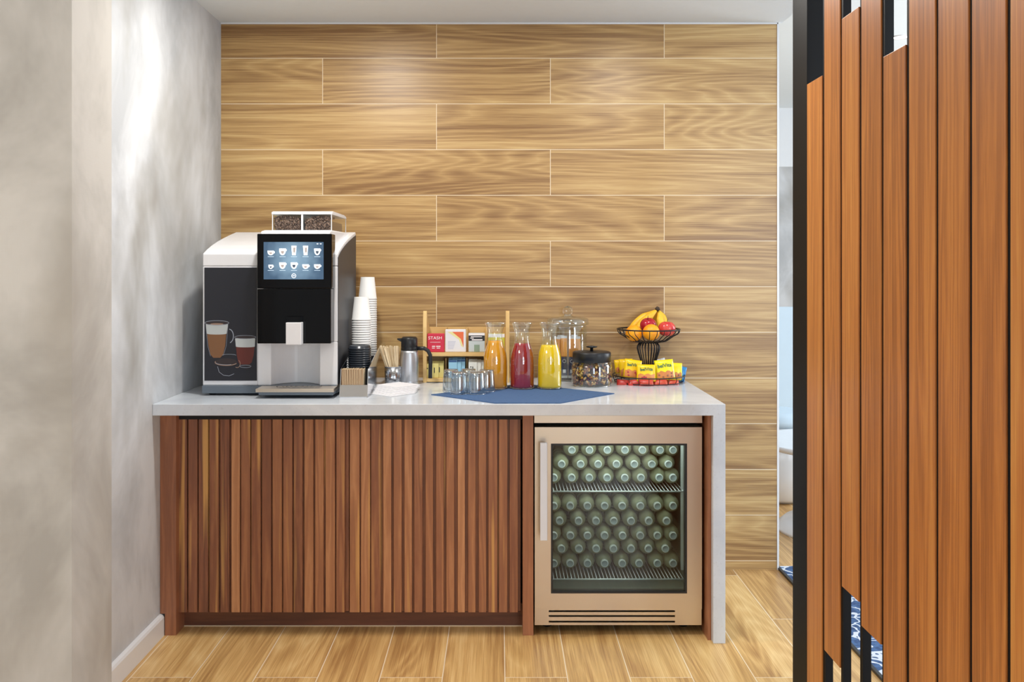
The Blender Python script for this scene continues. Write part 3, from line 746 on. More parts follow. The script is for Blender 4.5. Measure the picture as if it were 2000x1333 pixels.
for nm, xa, xb, topf, lab in (('l', hx0+0.004, hm-0.006, lambda u: hz1-0.018-0.016*max(0, u-0.55)*1.6-0.006*max(0,0.2-u)*5, 'dark roasted coffee beans in left half of the hopper'),
                         ('r', hm+0.006, hx1-0.005, lambda u: hz1-0.020-0.022*max(0, 0.35-u)*1.8, 'dark roasted coffee beans in right half of the hopper')):
    m = MB(); m.mat = 0
    m.box(xa+0.006, xb-0.004, hy0+0.014, hy1-0.05, hz0+0.0005, hz1-0.036)
    for i in range(560):
        u = rb.random(); x = xa+0.004+(xb-xa-0.008)*u; top = topf(u)
        if i < 400: yy = hy0+0.008+rb.random()*0.008; z = hz0+0.005+(top-hz0-0.005)*rb.random()
        else: yy = hy0+0.01+rb.random()*0.1; z = min(top, hz1-0.034+0.012)-0.002*rb.random() if yy > hy0+0.05 else top-0.004*rb.random()
        m.mat = 1 if rb.random() < 0.4 else 0
        m.ball((x, yy, z), 0.0046, 7, 4, (1, 0.62, 0.75), rot=Euler((rb.random()*6, rb.random()*6, rb.random()*6)).to_matrix())
    o = m.build('coffee_beans', [M['bean'], M['bean2']], origin=((xa+xb)/2, (hy0+hy1)/2, hz0)); tag(o, lab, 'coffee beans', None, 'stuff')
# ================================================================ cup and lid organiser
ox0, ox1 = PX(662,524), PX(717,524)
oy0, oy1 = SY(523), SY(452)
org = thing('cup_lid_organiser', ((ox0+ox1)/2, (oy0+oy1)/2, CZ), 'polished steel cup and lid organiser beside the coffee machine', 'organiser')
zs = lambda p_, s: PZ(p_, s)
side = [(oy0, CZ+0.001), (oy0+0.022, zs(740,518)), (oy0+0.03, zs(722,516)+0.004), (SY(472), zs(675,473)), (oy1, zs(675,473)+0.002), (oy1, CZ+0.001)]
for xx in (ox0, ox1-0.0025): MB().prism(side, 'x', xx, xx+0.0025).build('side_wall', M['mirror_steel'], org)
m = MB(); m.box(ox0+0.0025, ox1-0.0025, oy0, oy1, CZ, CZ+0.003)
m.add([(ox0+0.0025, oy0, CZ+0.003), (ox1-0.0025, oy0, CZ+0.003), (ox1-0.0025, oy0+0.02, zs(752,519)), (ox0+0.0025, oy0+0.02, zs(752,519)),
       (ox0+0.0025, oy0+0.003, CZ+0.003), (ox1-0.0025, oy0+0.003, CZ+0.003), (ox1-0.0025, oy0+0.0225, zs(752,519)), (ox0+0.0025, oy0+0.0225, zs(752,519))],
      [(0,1,2,3),(5,4,7,6),(3,2,6,7),(0,3,7,4),(1,5,6,2),(0,4,5,1)])
m.build('front_plate', M['mirror_steel'], org)
yd1, yd2 = SY(497), SY(470)
m = MB(); m.box(ox0+0.0025, ox1-0.0025, oy0+0.075, oy0+0.078, CZ+0.003, zs(720,508)); m.box(ox0+0.0025, ox1-0.0025, yd2-0.03, yd2-0.027, CZ+0.003, zs(697,478))
m.box(ox0+0.0025, ox1-0.0025, oy1-0.003, oy1, CZ+0.003, zs(690,455)).box(ox0+0.0025, ox1-0.0025, oy0+0.078, yd2-0.03, CZ+0.003, CZ+0.06).box(ox0+0.0025, ox1-0.0025, yd2-0.027, oy1-0.003, CZ+0.003, CZ+0.025)
m.build('partition', M['black_matte'], org)
# cardboard sleeves standing in the front pocket
M['kraft'] = flat('kraft_cardboard', (150,114,82), 0.8); M['kraft_edge'] = flat('pale_card_edge', (232,212,176), 0.8)
slx0, slx1 = ox0+0.004, PX(712,516)
sz0, sz1 = zs(754.5,518), zs(721,516); sy0_ = oy0+0.024
ns = 19; stp = (slx1-slx0)/ns
for i in range(ns):
    x = slx0+stp*i
    lab = 'brown cardboard cup sleeve in the organiser front, %s from the left' % ORD[i]
    if i == 0:
        s0 = thing('cup_sleeve', (x, sy0_, sz0), lab, 'cup sleeve', 'cardboard cup sleeves in the organiser')
        MB().box(x, x+stp*0.62, sy0_, sy0_+0.045, sz0, sz1).build('card', M['kraft'], s0)
        MB().box(x+stp*0.62, x+stp*0.90, sy0_-0.0008, sy0_+0.045, sz0-0.001, sz1+0.001).build('inner_layer', M['kraft_edge'], s0)
    else: dup(s0, (stp*i, 0, rb.uniform(-0.001, 0.001)), lab, rot=(0, rb.uniform(-0.015, 0.015), 0))
# lids
M['lid'] = flat('black_cup_lid', (44,50,58), 0.25)
lx, ly, lr = PX(702.5, 497), SY(497), 0.045
lz1, lz0 = zs(671,497), CZ+0.0605
dl = 0.0088; nl = int((lz1-lz0-0.014)/dl)+1
lid0 = None
for i in range(nl):
    z = lz0+dl*i; lab = 'black plastic cup cover in the organiser, %s from the top of the stack' % ORD[nl-1-i]
    if lid0 is None:
        lid0 = thing('cup_cover', (lx, ly, z), lab, 'cup cover', 'black cup covers in the organiser')
        MB().lathe([(lr-0.001,0),(lr,0.0015),(lr,0.0045),(lr-0.0025,0.0060),(lr-0.004,0.0135),(lr-0.006,0.0145),(lr-0.008,0.012),(0.0,0.0115)], (lx,ly,z), 36, cap0=False, cap1=False).build('lid_shell', M['lid'], lid0)
    else: dup(lid0, (0,0,z-lz0), lab)
# cups
M['paper'] = flat('white_paper_cup', (236,236,234), 0.6)
def cup_stack(px, s, ytop, zfloor, where):
    x, y_ = PX(px, s), SY(s); H = 0.094; top = PZ(ytop, s); z = top-H; n = 0; first = None; zz = z
    while zz > zfloor:
        n += 1
        lab = 'white paper cup upside down in the %s stack, %s from the top' % (where, ORD[n-1])
        if first is None:
            first = thing('paper_cup', (x, y_, z), lab, 'paper cup', 'upside-down paper cups, %s stack' % where)
            MB().lathe([(0.0372,0.0004),(0.0395,0.0),(0.0402,0.0018),(0.0395,0.0036),(0.0383,0.0042),(0.0292,H-0.001),(0.0286,H),(0.0278,H-0.001),(0.0276,H-0.006),(0.0,H-0.006)], (x,y_,z), 40, cap0=False, cap1=False).build('cup_wall', M['paper'], first)
        else: dup(first, (0,0,zz-z), lab)
        zz -= 0.0097
    return n
cup_stack(706, 476, 580.5, CZ+0.028, 'shorter front')
cup_stack(718, 455.5, 541.5, CZ+0.028, 'taller back')

# ================================================================ stirrers in a perforated steel cup
t = NT('perforated_steel'); x, y, z = t.sep(t.coords())
ang = t.math('ARCTAN2', y, x)
vv = t.n('ShaderNodeTexVoronoi'); vv.inputs['Scale'].default_value = 1.0; vv.inputs['Randomness'].default_value = 0.25
t.link(t.comb(t.math('MULTIPLY', ang, 6.4), t.math('MULTIPLY', z, 170), 0.0), vv.inputs['Vector'])
hole = t.math('LESS_THAN', vv.outputs['Distance'], 0.33)
t.set(color=t.mix(hole, srgb(200,202,206), srgb(20,20,22)), metal=t.math('SUBTRACT', 1.0, hole), rough=0.22); M['perf'] = t.m
cx_, cs_ = PX(769, 470), 470; cy_ = SY(cs_)
sc_h = thing('stirrer_cup', (cx_, cy_, CZ), 'small perforated steel cup holding wooden stirrers, left of the steel jug', 'utensil cup')
CHh = PZ(716, 470)-CZ
MB().lathe([(0.034,0.0),(0.036,0.002),(0.0385,CHh),(0.0375,CHh),(0.0345,0.004),(0.0,0.004)], (cx_,cy_,CZ), 40, cap1=False).build('wall', M['perf'], sc_h)
MB().tube([(cx_+0.0385*math.cos(R(a)), cy_+0.0385*math.sin(R(a)), CZ+CHh) for a in range(0,360,10)], 0.0014, 6, True).build('rim', M['mirror_steel'], sc_h)
M['birch'] = board_wood('birch_stirrer', 'zy', [(244,228,194), (232,210,172), (210,182,140)], lines=4, tone_amt=0.5)
nst = 28; rs = random.Random(11)
for i in range(nst):
    u = i/(nst-1)
    base = Vector((cx_-0.006+0.022*u+rs.uniform(-0.003,0.003), cy_+rs.uniform(-0.012,0.012), CZ+0.006))
    topx = PX(741+38*u, 470)+rs.uniform(-0.002,0.002); topz = PZ(677, 470)+rs.uniform(-0.006,0.005); topy = cy_-0.015+rs.uniform(-0.02,0.012)
    tp_ = Vector((topx, topy, topz)); d_ = (tp_-base).normalized(); L_ = (tp_-base).length
    wv = Vector((0,1,0)).cross(d_).normalized(); aa = rs.uniform(-0.9,0.9); wv = (wv*math.cos(aa)+d_.cross(wv)*math.sin(aa)).normalized(); nv_ = d_.cross(wv)
    m = MB(); m.tone = rs.random(); hw, ht = 0.0032, 0.0008; vs = []
    for q in (base, tp_):
        for sx, sy_ in ((-1,-1),(1,-1),(1,1),(-1,1)): vs.append(tuple(q+wv*hw*sx+nv_*ht*sy_))
    m.add(vs, [(3,2,1,0),(4,5,6,7),(0,1,5,4),(1,2,6,5),(2,3,7,6),(3,0,4,7)])
    tag(m.build('wooden_stirrer', M['birch'], origin=tuple(base)), 'pale wooden stirrer in the steel cup, %s from the left of the fan' % ORD[i], 'stirrer', 'wooden stirrers in the cup')

# ================================================================ insulated jug
jx, jy = PX(799.5, 469), SY(469)
jg = thing('insulated_jug', (jx, jy, CZ), 'brushed steel insulated jug with black lid and black handle', 'jug')
zl = PZ(686, 473)-CZ; ztop = PZ(659, 473)-CZ
MB().lathe([(0.036,0),(0.0385,0.003),(0.0385,0.012),(0.0375,0.014),(0.039,0.018),(0.039,zl-0.03),(0.036,zl-0.01),(0.0345,zl)], (jx,jy,CZ), 48).build('body', M['steel_body'], jg)
m = MB().lathe([(0.0335,zl),(0.0345,zl+0.002),(0.0345,zl+0.012),(0.0335,zl+0.014),(0.0345,zl+0.016),(0.034,ztop-0.008),(0.028,ztop-0.001),(0.0,ztop)], (jx,jy,CZ), 40, cap1=False)
m.prism([(jx-0.034, CZ+zl+0.036), (jx-0.05, CZ+zl+0.045), (jx-0.05, CZ+zl+0.050), (jx-0.03, CZ+zl+0.050)], 'y', jy-0.008, jy+0.008)
m.build('lid', M['black_matte'], jg)
m = MB(); hpts = [(jx+0.030, CZ+zl+0.008), (jx+0.062, CZ+zl+0.008), (jx+0.078, CZ+zl-0.002), (jx+0.087, CZ+zl-0.02), (jx+0.088, CZ+zl-0.06), (jx+0.087, CZ+PZ(741,473)-CZ)]
m.tube([(a, jy, c) for a, c in hpts], 0.0085, 10, flat=1.0); m.build('handle', M['black_matte'], jg)

# ================================================================ paper napkins, fanned
M['napkin'] = flat('white_paper_napkin', (232,232,236), 0.85)
nn = 10
for i in range(nn):
    u = i/(nn-1); s_ = 0.0635
    x = -0.408+0.012*u*0.5+rs.uniform(-0.003,0.003); y = 3.565+0.135*u; z = CZ+0.0006+0.0019*i
    lab = 'folded white paper napkin on the counter, %s up from the bottom of the fanned pile' % ORD[i]
    pts = [(0,-s_*1.4),(s_*1.38,0),(0,s_*1.4),(-s_*1.38,0)]; an = R(rs.uniform(-3,3)+2)
    pts = [(x+a*math.cos(an)-c*math.sin(an), y+a*math.sin(an)+c*math.cos(an)) for a, c in pts]
    tag(MB().prism(pts, 'z', z, z+0.0016).build('paper_napkin', M['napkin'], origin=(x,y,z), bevel=0.0006), lab, 'napkin', 'fanned napkins by the organiser')

# ================================================================ wooden tea rack
M['bamboo'] = board_wood('pale_bamboo', 'z', [(242,212,154), (226,190,126), (200,158,96)], lines=6, tone_amt=0.3)
M['bamboo_h'] = board_wood('pale_bamboo_shelf', 'x', [(242,212,154), (226,190,126), (200,158,96)], lines=6, tone_amt=0.3)
tx0, tx1 = PX(826,462), PX(995,462); ty_, tyb = SY(462), SY(444.5)
rk = thing('tea_rack', ((tx0+tx1)/2, ty_, CZ), 'two-tier pale wooden tea rack against the plank wall', 'rack')
zt_ = PZ(608,462)
prof_s = [(ty_, CZ), (ty_, PZ(640,462)), (ty_+0.012, zt_-0.004), (ty_+0.022, zt_), (ty_+0.045, zt_-0.02), (tyb, PZ(636,446)), (tyb, CZ)]
for xx in (tx0, tx1-0.0155): MB().prism(prof_s, 'x', xx, xx+0.0155).build('side_board', M['bamboo'], rk, bevel=0.001)
i0, i1 = tx0+0.0155, tx1-0.0155
MB().box(i0, i1, tyb-0.006, tyb, CZ+0.003, PZ(639,446)).build('back_board', M['bamboo_h'], rk)
zsh = PZ(689,462)
MB().box(i0, i1, ty_+0.001, tyb-0.006, zsh-0.016, zsh).build('shelf', M['bamboo_h'], rk, bevel=0.001)
MB().box(i0, i1, ty_+0.001, tyb-0.006, CZ+0.003, CZ+0.018).build('shelf', M['bamboo_h'], rk, bevel=0.001)
divx = [PX(871,455), PX(912,455), PX(950,455)]
for dx in divx:
    MB().box(dx-0.0025, dx+0.0025, SY(455), tyb-0.0062, zsh+0.0004, PZ(641,452)).build('divider', M['bamboo'], rk)
    MB().box(dx-0.0025, dx+0.0025, SY(455), tyb-0.0062, CZ+0.0184, PZ(700,455)).build('divider', M['bamboo'], rk)
# tea sachets on the top shelf
ys_ = SY(460.5)
def sachet(px0, px1, py0, zbase, depth, mat, label, name='tea_packet', s=460.5, yfront=None, cat='tea packet'):
    x0, x1 = PX(px0,s), PX(px1,s); z1 = PZ(py0,s); yq = yfront if yfront is not None else SY(s)
    o = thing(name, ((x0+x1)/2, yq, zbase), label, cat)
    b_ = MB().box(x0, x1, yq, yq+depth, zbase+0.0005, z1).build('packet', mat, o, bevel=0.003, seg=3)
    return o, x0, x1, z1, yq
M['tea_red'] = flat('crimson_tea_packet', (208,44,72), 0.45); M['tea_white'] = flat('white_tea_packet', (232,230,232), 0.45); M['ink_white'] = flat('white_print', (246,240,240), 0.5)
M['tea_grey'] = flat('pale_grey_tea_packet', (198,206,206), 0.45); M['ink_black'] = flat('black_print', (36,38,42), 0.5); M['ink_orange'] = flat('orange_print', (232,112,66), 0.5)
M['tea_yellow'] = flat('yellow_green_tea_packet', (214,206,60), 0.45); M['ink_cream'] = flat('cream_print', (236,226,160), 0.5); M['ink_lilac'] = flat('pale_lilac_print', (190,192,214), 0.5); M['ink_green'] = flat('grey_green_print', (140,160,140), 0.5)
o, x0, x1, z1, yq = sachet(834.5,868,652,zsh,0.022,M['tea_red'],'crimson tea packet at the left end of the rack top shelf')
text_mesh('lettering', 'STASH', 0.018, Matrix.Translation(((x0+x1)/2-0.003, yq-0.0003, z1-0.019)) @ FACE_CAM @ Matrix.Scale(1.12,4,(1,0,0)), M['ink_white'], o)
m = MB()
for k, (a, c, zz, hh) in enumerate(((0.004,0.048,0.036,0.0014),(0.012,0.026,0.052,0.004),(0.030,0.048,0.052,0.004),(0.012,0.024,0.060,0.003),(0.032,0.046,0.060,0.003))): m.box(x0+0.008+a, x0+0.008+c, yq-0.0004, yq, z1-zz-hh, z1-zz)
m.build('printed_lines', M['ink_white'], o)
o, x0, x1, z1, yq = sachet(869.5,910,644,zsh,0.028,M['tea_white'],'white tea packet with orange corner triangle on the rack top shelf')
pp = [(x0+0.030, z1-0.010), (x1-0.010, z1-0.010), (x1-0.010, z1-0.075), (x1-0.022, z1-0.040)]
MB().prism([(a, c) for a, c in pp], 'y', yq-0.0006, yq).build('printed_triangle', M['ink_orange'], o)
m = MB(); m.prism([(x0+0.010, z1-0.010), (x0+0.030, z1-0.010), (x1-0.022, z1-0.040), (x1-0.011, z1-0.076), (x1-0.020, z1-0.070), (x1-0.030, z1-0.042)], 'y', yq-0.0005, yq); m.build('printed_swirl', M['ink_cream'], o)
m = MB()
for k in range(6): m.box(x0+0.012, x0+0.045-0.002*k, yq-0.0005, yq, z1-0.052-0.006*k, z1-0.050-0.006*k)
m.build('printed_lines', M['ink_lilac'], o)
o, x0, x1, z1, yq = sachet(915,947,651,zsh,0.022,M['tea_grey'],'pale grey tea packet with black band on the rack top shelf')
MB().box(x0+0.001, x1-0.001, yq-0.0004, yq, z1-0.010, z1-0.001).build('white_top_band', M['ink_white'], o)
MB().box(x0+0.0005, x1-0.0005, yq-0.0004, yq, z1-0.033, z1-0.0105).build('black_band', M['ink_black'], o)
m = MB(); m.box(x0+0.010, x1-0.012, yq-0.0008, yq-0.0004, z1-0.017, z1-0.014).box(x0+0.008, x0+0.022, yq-0.0008, yq-0.0004, z1-0.023, z1-0.020).box(x0+0.014, x1-0.010, yq-0.0008, yq-0.0004, z1-0.031, z1-0.026)
m.build('printed_lines', M['ink_white'], o)
MB().box(x0+0.024, x1-0.022, yq-0.0005, yq, zsh+0.002, zsh+0.032).build('printed_picture', M['ink_green'], o)
o, x0, x1, z1, yq = sachet(953,986,652,zsh,0.022,M['tea_yellow'],'yellow tea packet with white top, behind the orange juice carafe')
MB().box(x0+0.001, x1-0.001, yq-0.0004, yq, z1-0.016, z1-0.001).build('white_top_band', M['ink_white'], o)
# sweetener packets filed in the lower tier
M['pk_yellow'] = flat('pale_yellow_sweetener', (226,214,136), 0.6); M['pk_blue'] = flat('light_blue_sweetener', (150,200,226), 0.6); M['pk_white'] = flat('white_sugar_packet', (226,228,222), 0.6)
M['pk_navy'] = flat('navy_print', (54,92,140), 0.6); M['pk_orange'] = flat('orange_sweetener', (214,120,60), 0.6)
zlow = CZ+0.018
for cname, a, c, top, mt, ink, nk in (('pale yellow', 830, 866, 706, 'pk_yellow', 'ink_black', 9), ('light blue', 876, 908, 699, 'pk_blue', 'pk_navy', 9), ('white', 915, 947, 703, 'pk_white', 'ink_black', 8), ('orange', 954, 985, 705, 'pk_orange', 'ink_white', 7)):
    for k in range(nk):
        s_ = 461-1.2*k-(0 if k else 0); yq = ty_+0.012+0.0062*k
        row2 = (k % 3); wpk = 0.036
        x0 = PX(a, 461)+(PX(c, 461)-PX(a, 461)-wpk)*(row2/2.0); zt1 = PZ(top, 461)-0.010+0.004*(k//3)*0.9+rs.uniform(-0.002,0.002)
        zt1 = min(zt1, zsh-0.020)
        o = thing('sweetener_packet', (x0+wpk/2, yq, zlow), '%s sweetener packet in the lower tier of the tea rack, %s from the front' % (cname, ORD[k]), 'sweetener packet', '%s packets in the tea rack' % cname)
        MB().box(x0, x0+wpk, yq, yq+0.004, zlow+0.0003, zt1).build('sachet', M[mt], o, bevel=0.001)
        m = MB()
        if ink == 'ink_black': m.box(x0+wpk*0.45, x0+wpk*0.55, yq-0.0004, yq, zt1-0.040, zt1-0.018).box(x0+wpk*0.2, x0+wpk*0.35, yq-0.0004, yq, zt1-0.022, zt1-0.018)
        else: m.box(x0+0.001, x0+wpk-0.001, yq-0.0004, yq, zt1-0.010, zt1-0.001)
        m.build('print', M[ink], o)

# ================================================================ blue cloth
t = NT('blue_linen_cloth'); p = t.wpos(); x, y, z = t.sep(p)
wv1 = t.noise(t.comb(t.math('MULTIPLY', x, 900), t.math('MULTIPLY', y, 60), 0.0), 1, 1); wv2 = t.noise(t.comb(t.math('MULTIPLY', x, 60), t.math('MULTIPLY', y, 900), 0.0), 1, 1)
wv = t.math('ADD', wv1, wv2); t.set(color=t.ramp(t.math('MULTIPLY', wv, 0.5), [(0.3, srgb(44,72,112)), (0.7, srgb(72,106,150))]), rough=0.9); t.bump(wv, 0.4, 0.001); M['cloth'] = t.m
cl = [(-0.2595,3.531), (-0.016,3.305), (0.219,3.305), (0.443,3.563), (0.30,3.68), (0.096,3.865), (-0.10,3.68)]
CLZ = CZ+0.003
o = MB().prism(cl, 'z', CZ+0.0003, CLZ).build('placemat_cloth', M['cloth'], origin=(0.09,3.55,CZ)); tag(o, 'blue woven cloth laid cornerwise under the carafes and glasses', 'cloth')

# ================================================================ juice carafes
cp = [(0.0, 0.0), (0.044, 0.0), (0.0470, 0.003), (0.0484, 0.010), (0.0484, 0.094), (0.0476, 0.118), (0.0445, 0.142), (0.039, 0.160), (0.0335, 0.176), (0.0298, 0.192), (0.0286, 0.206), (0.0292, 0.220), (0.0325, 0.236), (0.0375, 0.250), (0.0405, 0.2585), (0.0412, 0.261)]
import bisect
def rad_at(z):
    for (r0, z0), (r1, z1_) in zip(cp, cp[1:]):
        if z0 <= z <= z1_ and z1_ > z0: return r0+(r1-r0)*(z-z0)/(z1_-z0)
    return cp[-1][0]
def juice_mat(name, rgb, sat, trans):
    t = NT(name); n_ = t.noise(t.coords(), 50, 4); t.set(color=t.mix(t.math('MULTIPLY', n_, 0.25), srgb(*rgb), srgb(*sat)), rough=0.08, trans=trans, ior=1.33, coat=0.6); return t.m
M['j_orange'] = juice_mat('orange_juice', (250,176,24), (236,136,12), 0.12); M['j_red'] = juice_mat('cranberry_juice', (176,24,46), (130,12,34), 0.15); M['j_yellow'] = juice_mat('yellow_juice', (255,216,14), (250,200,8), 0.0)
def carafe(px, mat, ylev, label, lname):
    x, y_ = PX(px, 488), SY(488); z = CLZ+0.0003
    o = thing('juice_carafe', (x, y_, z), label, 'carafe')
    zl_ = PZ(ylev, 488)-z
    outer = [(r, zz) for r, zz in cp if r > 0]
    m = MB(); m.lathe([(0.0005,0.0)]+outer, (x,y_,z), 56, cap0=True, cap1=False)
    m.build('glass_wall', M['carafe_glass'], o, weld=True)
    MB().tube([(x+0.0412*math.cos(R(a)), y_+0.0412*math.sin(R(a)), z+0.261) for a in range(0,360,8)], 0.0016, 8, True).build('rim', M['glass'], o)
    n_ = 16; lp = [(0.040, 0.004), (0.0455, 0.007)]
    for i in range(n_+1):
        zz = 0.012+(zl_-0.012)*i/n_; lp.append((rad_at(zz)-0.0016, zz))
    MB().lathe(lp+[(lp[-1][0]-0.003, zl_+0.0003)], (x,y_,z), 48).build('juice', mat, o)
    # embossed round seal on the shoulder
    m = MB(); zc = PZ(702,488)-z; rr = 0.0105; pts = []
    for k in range(28):
        a = 2*math.pi*k/28; dx = rr*math.cos(a); zz = zc+rr*math.sin(a); r_ = rad_at(zz)+0.0003
        pts.append((x+dx, y_-math.sqrt(r_*r_-dx*dx), z+zz))
    m.tube(pts, 0.0007, 6, True)
    for (ax, az, bx, bz) in ((-0.004,-0.004,-0.004,0.004),(-0.004,0.004,0.004,0.004),(0.004,0.004,0.004,-0.004),(-0.004,0,0.004,0)):
        seg_ = []
        for k in range(4):
            dx = ax+(bx-ax)*k/3; zz = zc+az+(bz-az)*k/3; r_ = rad_at(zz)+0.0003; seg_.append((x+dx, y_-math.sqrt(r_*r_-dx*dx), z+zz))
        m.tube(seg_, 0.0005, 5)
    m.build('embossed_seal', M['glass'], o)
    # folded glass foot line
    MB().tube([(x+0.0475*math.cos(R(a)), y_+0.0475*math.sin(R(a)), z+0.004) for a in range(0,360,8)], 0.0012, 6, True).build('foot_ring', M['glass'], o)
carafe(967.3, M['j_orange'], 665.5, 'glass carafe of orange juice, partly behind the upturned glasses', 'o')
carafe(1019.8, M['j_red'], 670.5, 'glass carafe of deep red juice in the middle of the cloth', 'r')
carafe(1073.3, M['j_yellow'], 673.5, 'glass carafe of bright yellow juice, right of the red one', 'y')

# ================================================================ upturned tumblers
gl = [(896.5,512,'front left of the four near glasses'),(931,512,'front row, right of the other front glass')]
tum = [(896.5, 511, 'clear upturned glass tumbler, left one of the front pair on the blue cloth'), (931, 511, 'clear upturned glass tumbler, right one of the front pair on the blue cloth'),
       (881, 499, 'clear upturned glass tumbler at the far left, behind the front pair'), (915.5, 497, 'clear upturned glass tumbler in the middle, behind the front pair'), (950.5, 500, 'clear upturned glass tumbler at the right, before the orange juice carafe')]
t0_ = None
for px, s, lab in tum:
    x, y_ = PX(px, s), SY(s)
    if t0_ is None:
        TO = Vector((x, y_, CLZ+0.0003)); t0_ = thing('glass_tumbler', TO, lab, 'glass', 'upturned glasses on the blue cloth')
        MB().lathe([(0.0335,0.0),(0.0332,0.02),(0.0305,0.06),(0.0285,0.080),(0.026,0.0845),(0.0,0.085)], tuple(TO), 40, cap0=False, cap1=False).build('outer_wall', M['tumbler_glass'], t0_)
        MB().lathe([(0.0320,0.0),(0.0315,0.02),(0.0285,0.06),(0.0265,0.072),(0.023,0.076),(0.0,0.077)], tuple(TO), 40, cap0=False, cap1=False).build('inner_wall', M['tumbler_glass'], t0_)
        m = MB(); m.tube([(TO.x+0.0328*math.cos(R(a)), TO.y+0.0328*math.sin(R(a)), TO.z+0.0012) for a in range(0,360,10)], 0.0012, 6, True); m.build('rim', M['glass'], t0_)
        m = MB(); m.lathe([(0.0,0.0772),(0.023,0.0765),(0.0265,0.079),(0.0262,0.0835),(0.0,0.0843)], tuple(TO), 32, cap0=False, cap1=False); m.build('thick_base', M['glass'], t0_, weld=True)
    else: dup(t0_, (x-TO.x, y_-TO.y, 0), lab)

# ================================================================ tall glass jar with snack sticks
tx, ty2 = PX(1109, 451), SY(451)
tj = thing('lidded_glass_jar', (tx, ty2, CZ), 'tall clear glass jar with ball-topped glass lid, behind the yellow juice carafe', 'jar')
zj = PZ(637, 452)-CZ
MB().lathe([(0.0005,0.0),(0.060,0.0),(0.064,0.006),(0.062,0.012),(0.072,0.022),(0.081,0.036),(0.082,0.06),(0.082,zj-0.02),(0.080,zj-0.008),(0.079,zj)], (tx,ty2,CZ), 48, cap1=False).build('jar_wall', M['carafe_glass'], tj)
MB().tube([(tx+0.080*math.cos(R(a)), ty2+0.080*math.sin(R(a)), CZ+zj) for a in range(0,360,8)], 0.003, 8, True).build('jar_rim', M['glass'], tj)
MB().lathe([(0.0005,0.002),(0.06,0.002),(0.062,0.008),(0.058,0.012),(0.0005,0.013)], (tx,ty2,CZ), 40, cap0=False, cap1=False).build('thick_foot', M['glass'], tj)
zk = PZ(598,451)-CZ
ld = MB().lathe([(0.0005,zj+0.003),(0.076,zj+0.003),(0.090,zj+0.006),(0.092,zj+0.012),(0.090,zj+0.020),(0.088,zj+0.030),(0.075,zj+0.036),(0.03,zj+0.040),(0.016,zj+0.046),(0.014,zj+0.052),(0.0005,zj+0.053)], (tx,ty2,CZ), 48, cap0=False, cap1=False).build('lid', M['tumbler_glass'], tj)
MB().ball((tx, ty2, CZ+zk-0.022), 0.022, 24, 16).build('knob', M['glass'], ld)
M['granola'] = board_wood('granola_print', 'z', [(246,190,104), (226,156,76), (176,112,56)], lines=3, tone_amt=0.2, fine_amt=0.5)
M['navy'] = flat('navy_wrapper', (50,58,84), 0.3); M['wr_white'] = flat('silver_wrapper_end', (214,218,222), 0.25)
for i, (dx, dyy, h, an) in enumerate(((-0.052,-0.03,0.175,5), (-0.018,-0.045,0.18,-2), (0.012,-0.048,0.178,3), (0.045,-0.03,0.176,-6), (0.02,0.01,0.18,8), (-0.03,0.02,0.178,0))):
    where = ('at its left side', 'front, second from the left', 'front, third from the left', 'at its right side', 'at the back right', 'at the back left')[i]
    o = thing('snack_bar', (tx+dx, ty2+dyy, CZ+0.014), 'upright snack bar in the tall glass jar, %s' % where, 'snack bar', 'wrapped snack bars in the tall jar')
    m = MB(); m.M = Matrix.Translation((tx+dx, ty2+dyy, CZ+0.015)) @ Matrix.Rotation(R(an), 4, 'Z') @ Matrix.Rotation(R(an*0.35), 4, 'Y')
    m.box(-0.0135,0.0135,-0.007,0.007,0.010,h*0.50); m.build('lower_wrapper', M['navy'], o, bevel=0.003)
    m2 = MB(); m2.M = m.M; m2.tone = 0.3*(i % 3); m2.box(-0.0135,0.0135,-0.007,0.007,h*0.50,h*0.94); m2.build('upper_wrapper', M['granola'], o, bevel=0.003)
    m3 = MB(); m3.M = m.M; m3.box(-0.0135,0.0135,-0.002,0.002,h*0.94,h*1.0).box(-0.0135,0.0135,-0.002,0.002,0.0,0.010); m3.box(-0.006,0.006,-0.0078,-0.0070,h*0.12,h*0.2).tube([(0.007*math.cos(R(a)), -0.0075, h*0.40+0.007*math.sin(R(a))) for a in range(0,360,20)], 0.0009, 5, True); m3.build('wrapper_ends', M['wr_white'], o)

# ================================================================ small jar of trail mix
sx, sy2 = PX(1155.6, 473), SY(473)
sj = thing('trail_mix_jar', (sx, sy2, CZ), 'short round glass jar of trail mix with flat black lid', 'jar')
zj2 = PZ(705, 476)-CZ
MB().lathe([(0.0005,0.0),(0.074,0.0),(0.081,0.004),(0.0843,0.012),(0.0845,0.05),(0.0840,0.08),(0.080,0.093),(0.0765,0.098),(0.0765,zj2)], (sx,sy2,CZ), 56, cap1=False).build('jar_wall', M['carafe_glass'], sj)
MB().tube([(sx+0.077*math.cos(R(a)), sy2+0.077*math.sin(R(a)), CZ+0.003) for a in range(0,360,8)], 0.0026, 8, True).build('foot_ring', M['glass'], sj)
zt2 = PZ(686,476)-CZ
lid2 = MB().lathe([(0.077,zj2-0.006),(0.079,zj2-0.005),(0.079,zt2-0.010),(0.0775,zt2-0.006),(0.074,zt2-0.004),(0.0,zt2-0.001)], (sx,sy2,CZ), 48, cap1=False).build('lid', M['black_matte'], sj)
MB().lathe([(0.007,zt2-0.004),(0.006,zt2+0.010),(0.022,zt2+0.013),(0.024,zt2+0.017),(0.0,zt2+0.021)], (sx,sy2,CZ), 24, cap1=False).build('knob', M['black_matte'], lid2)
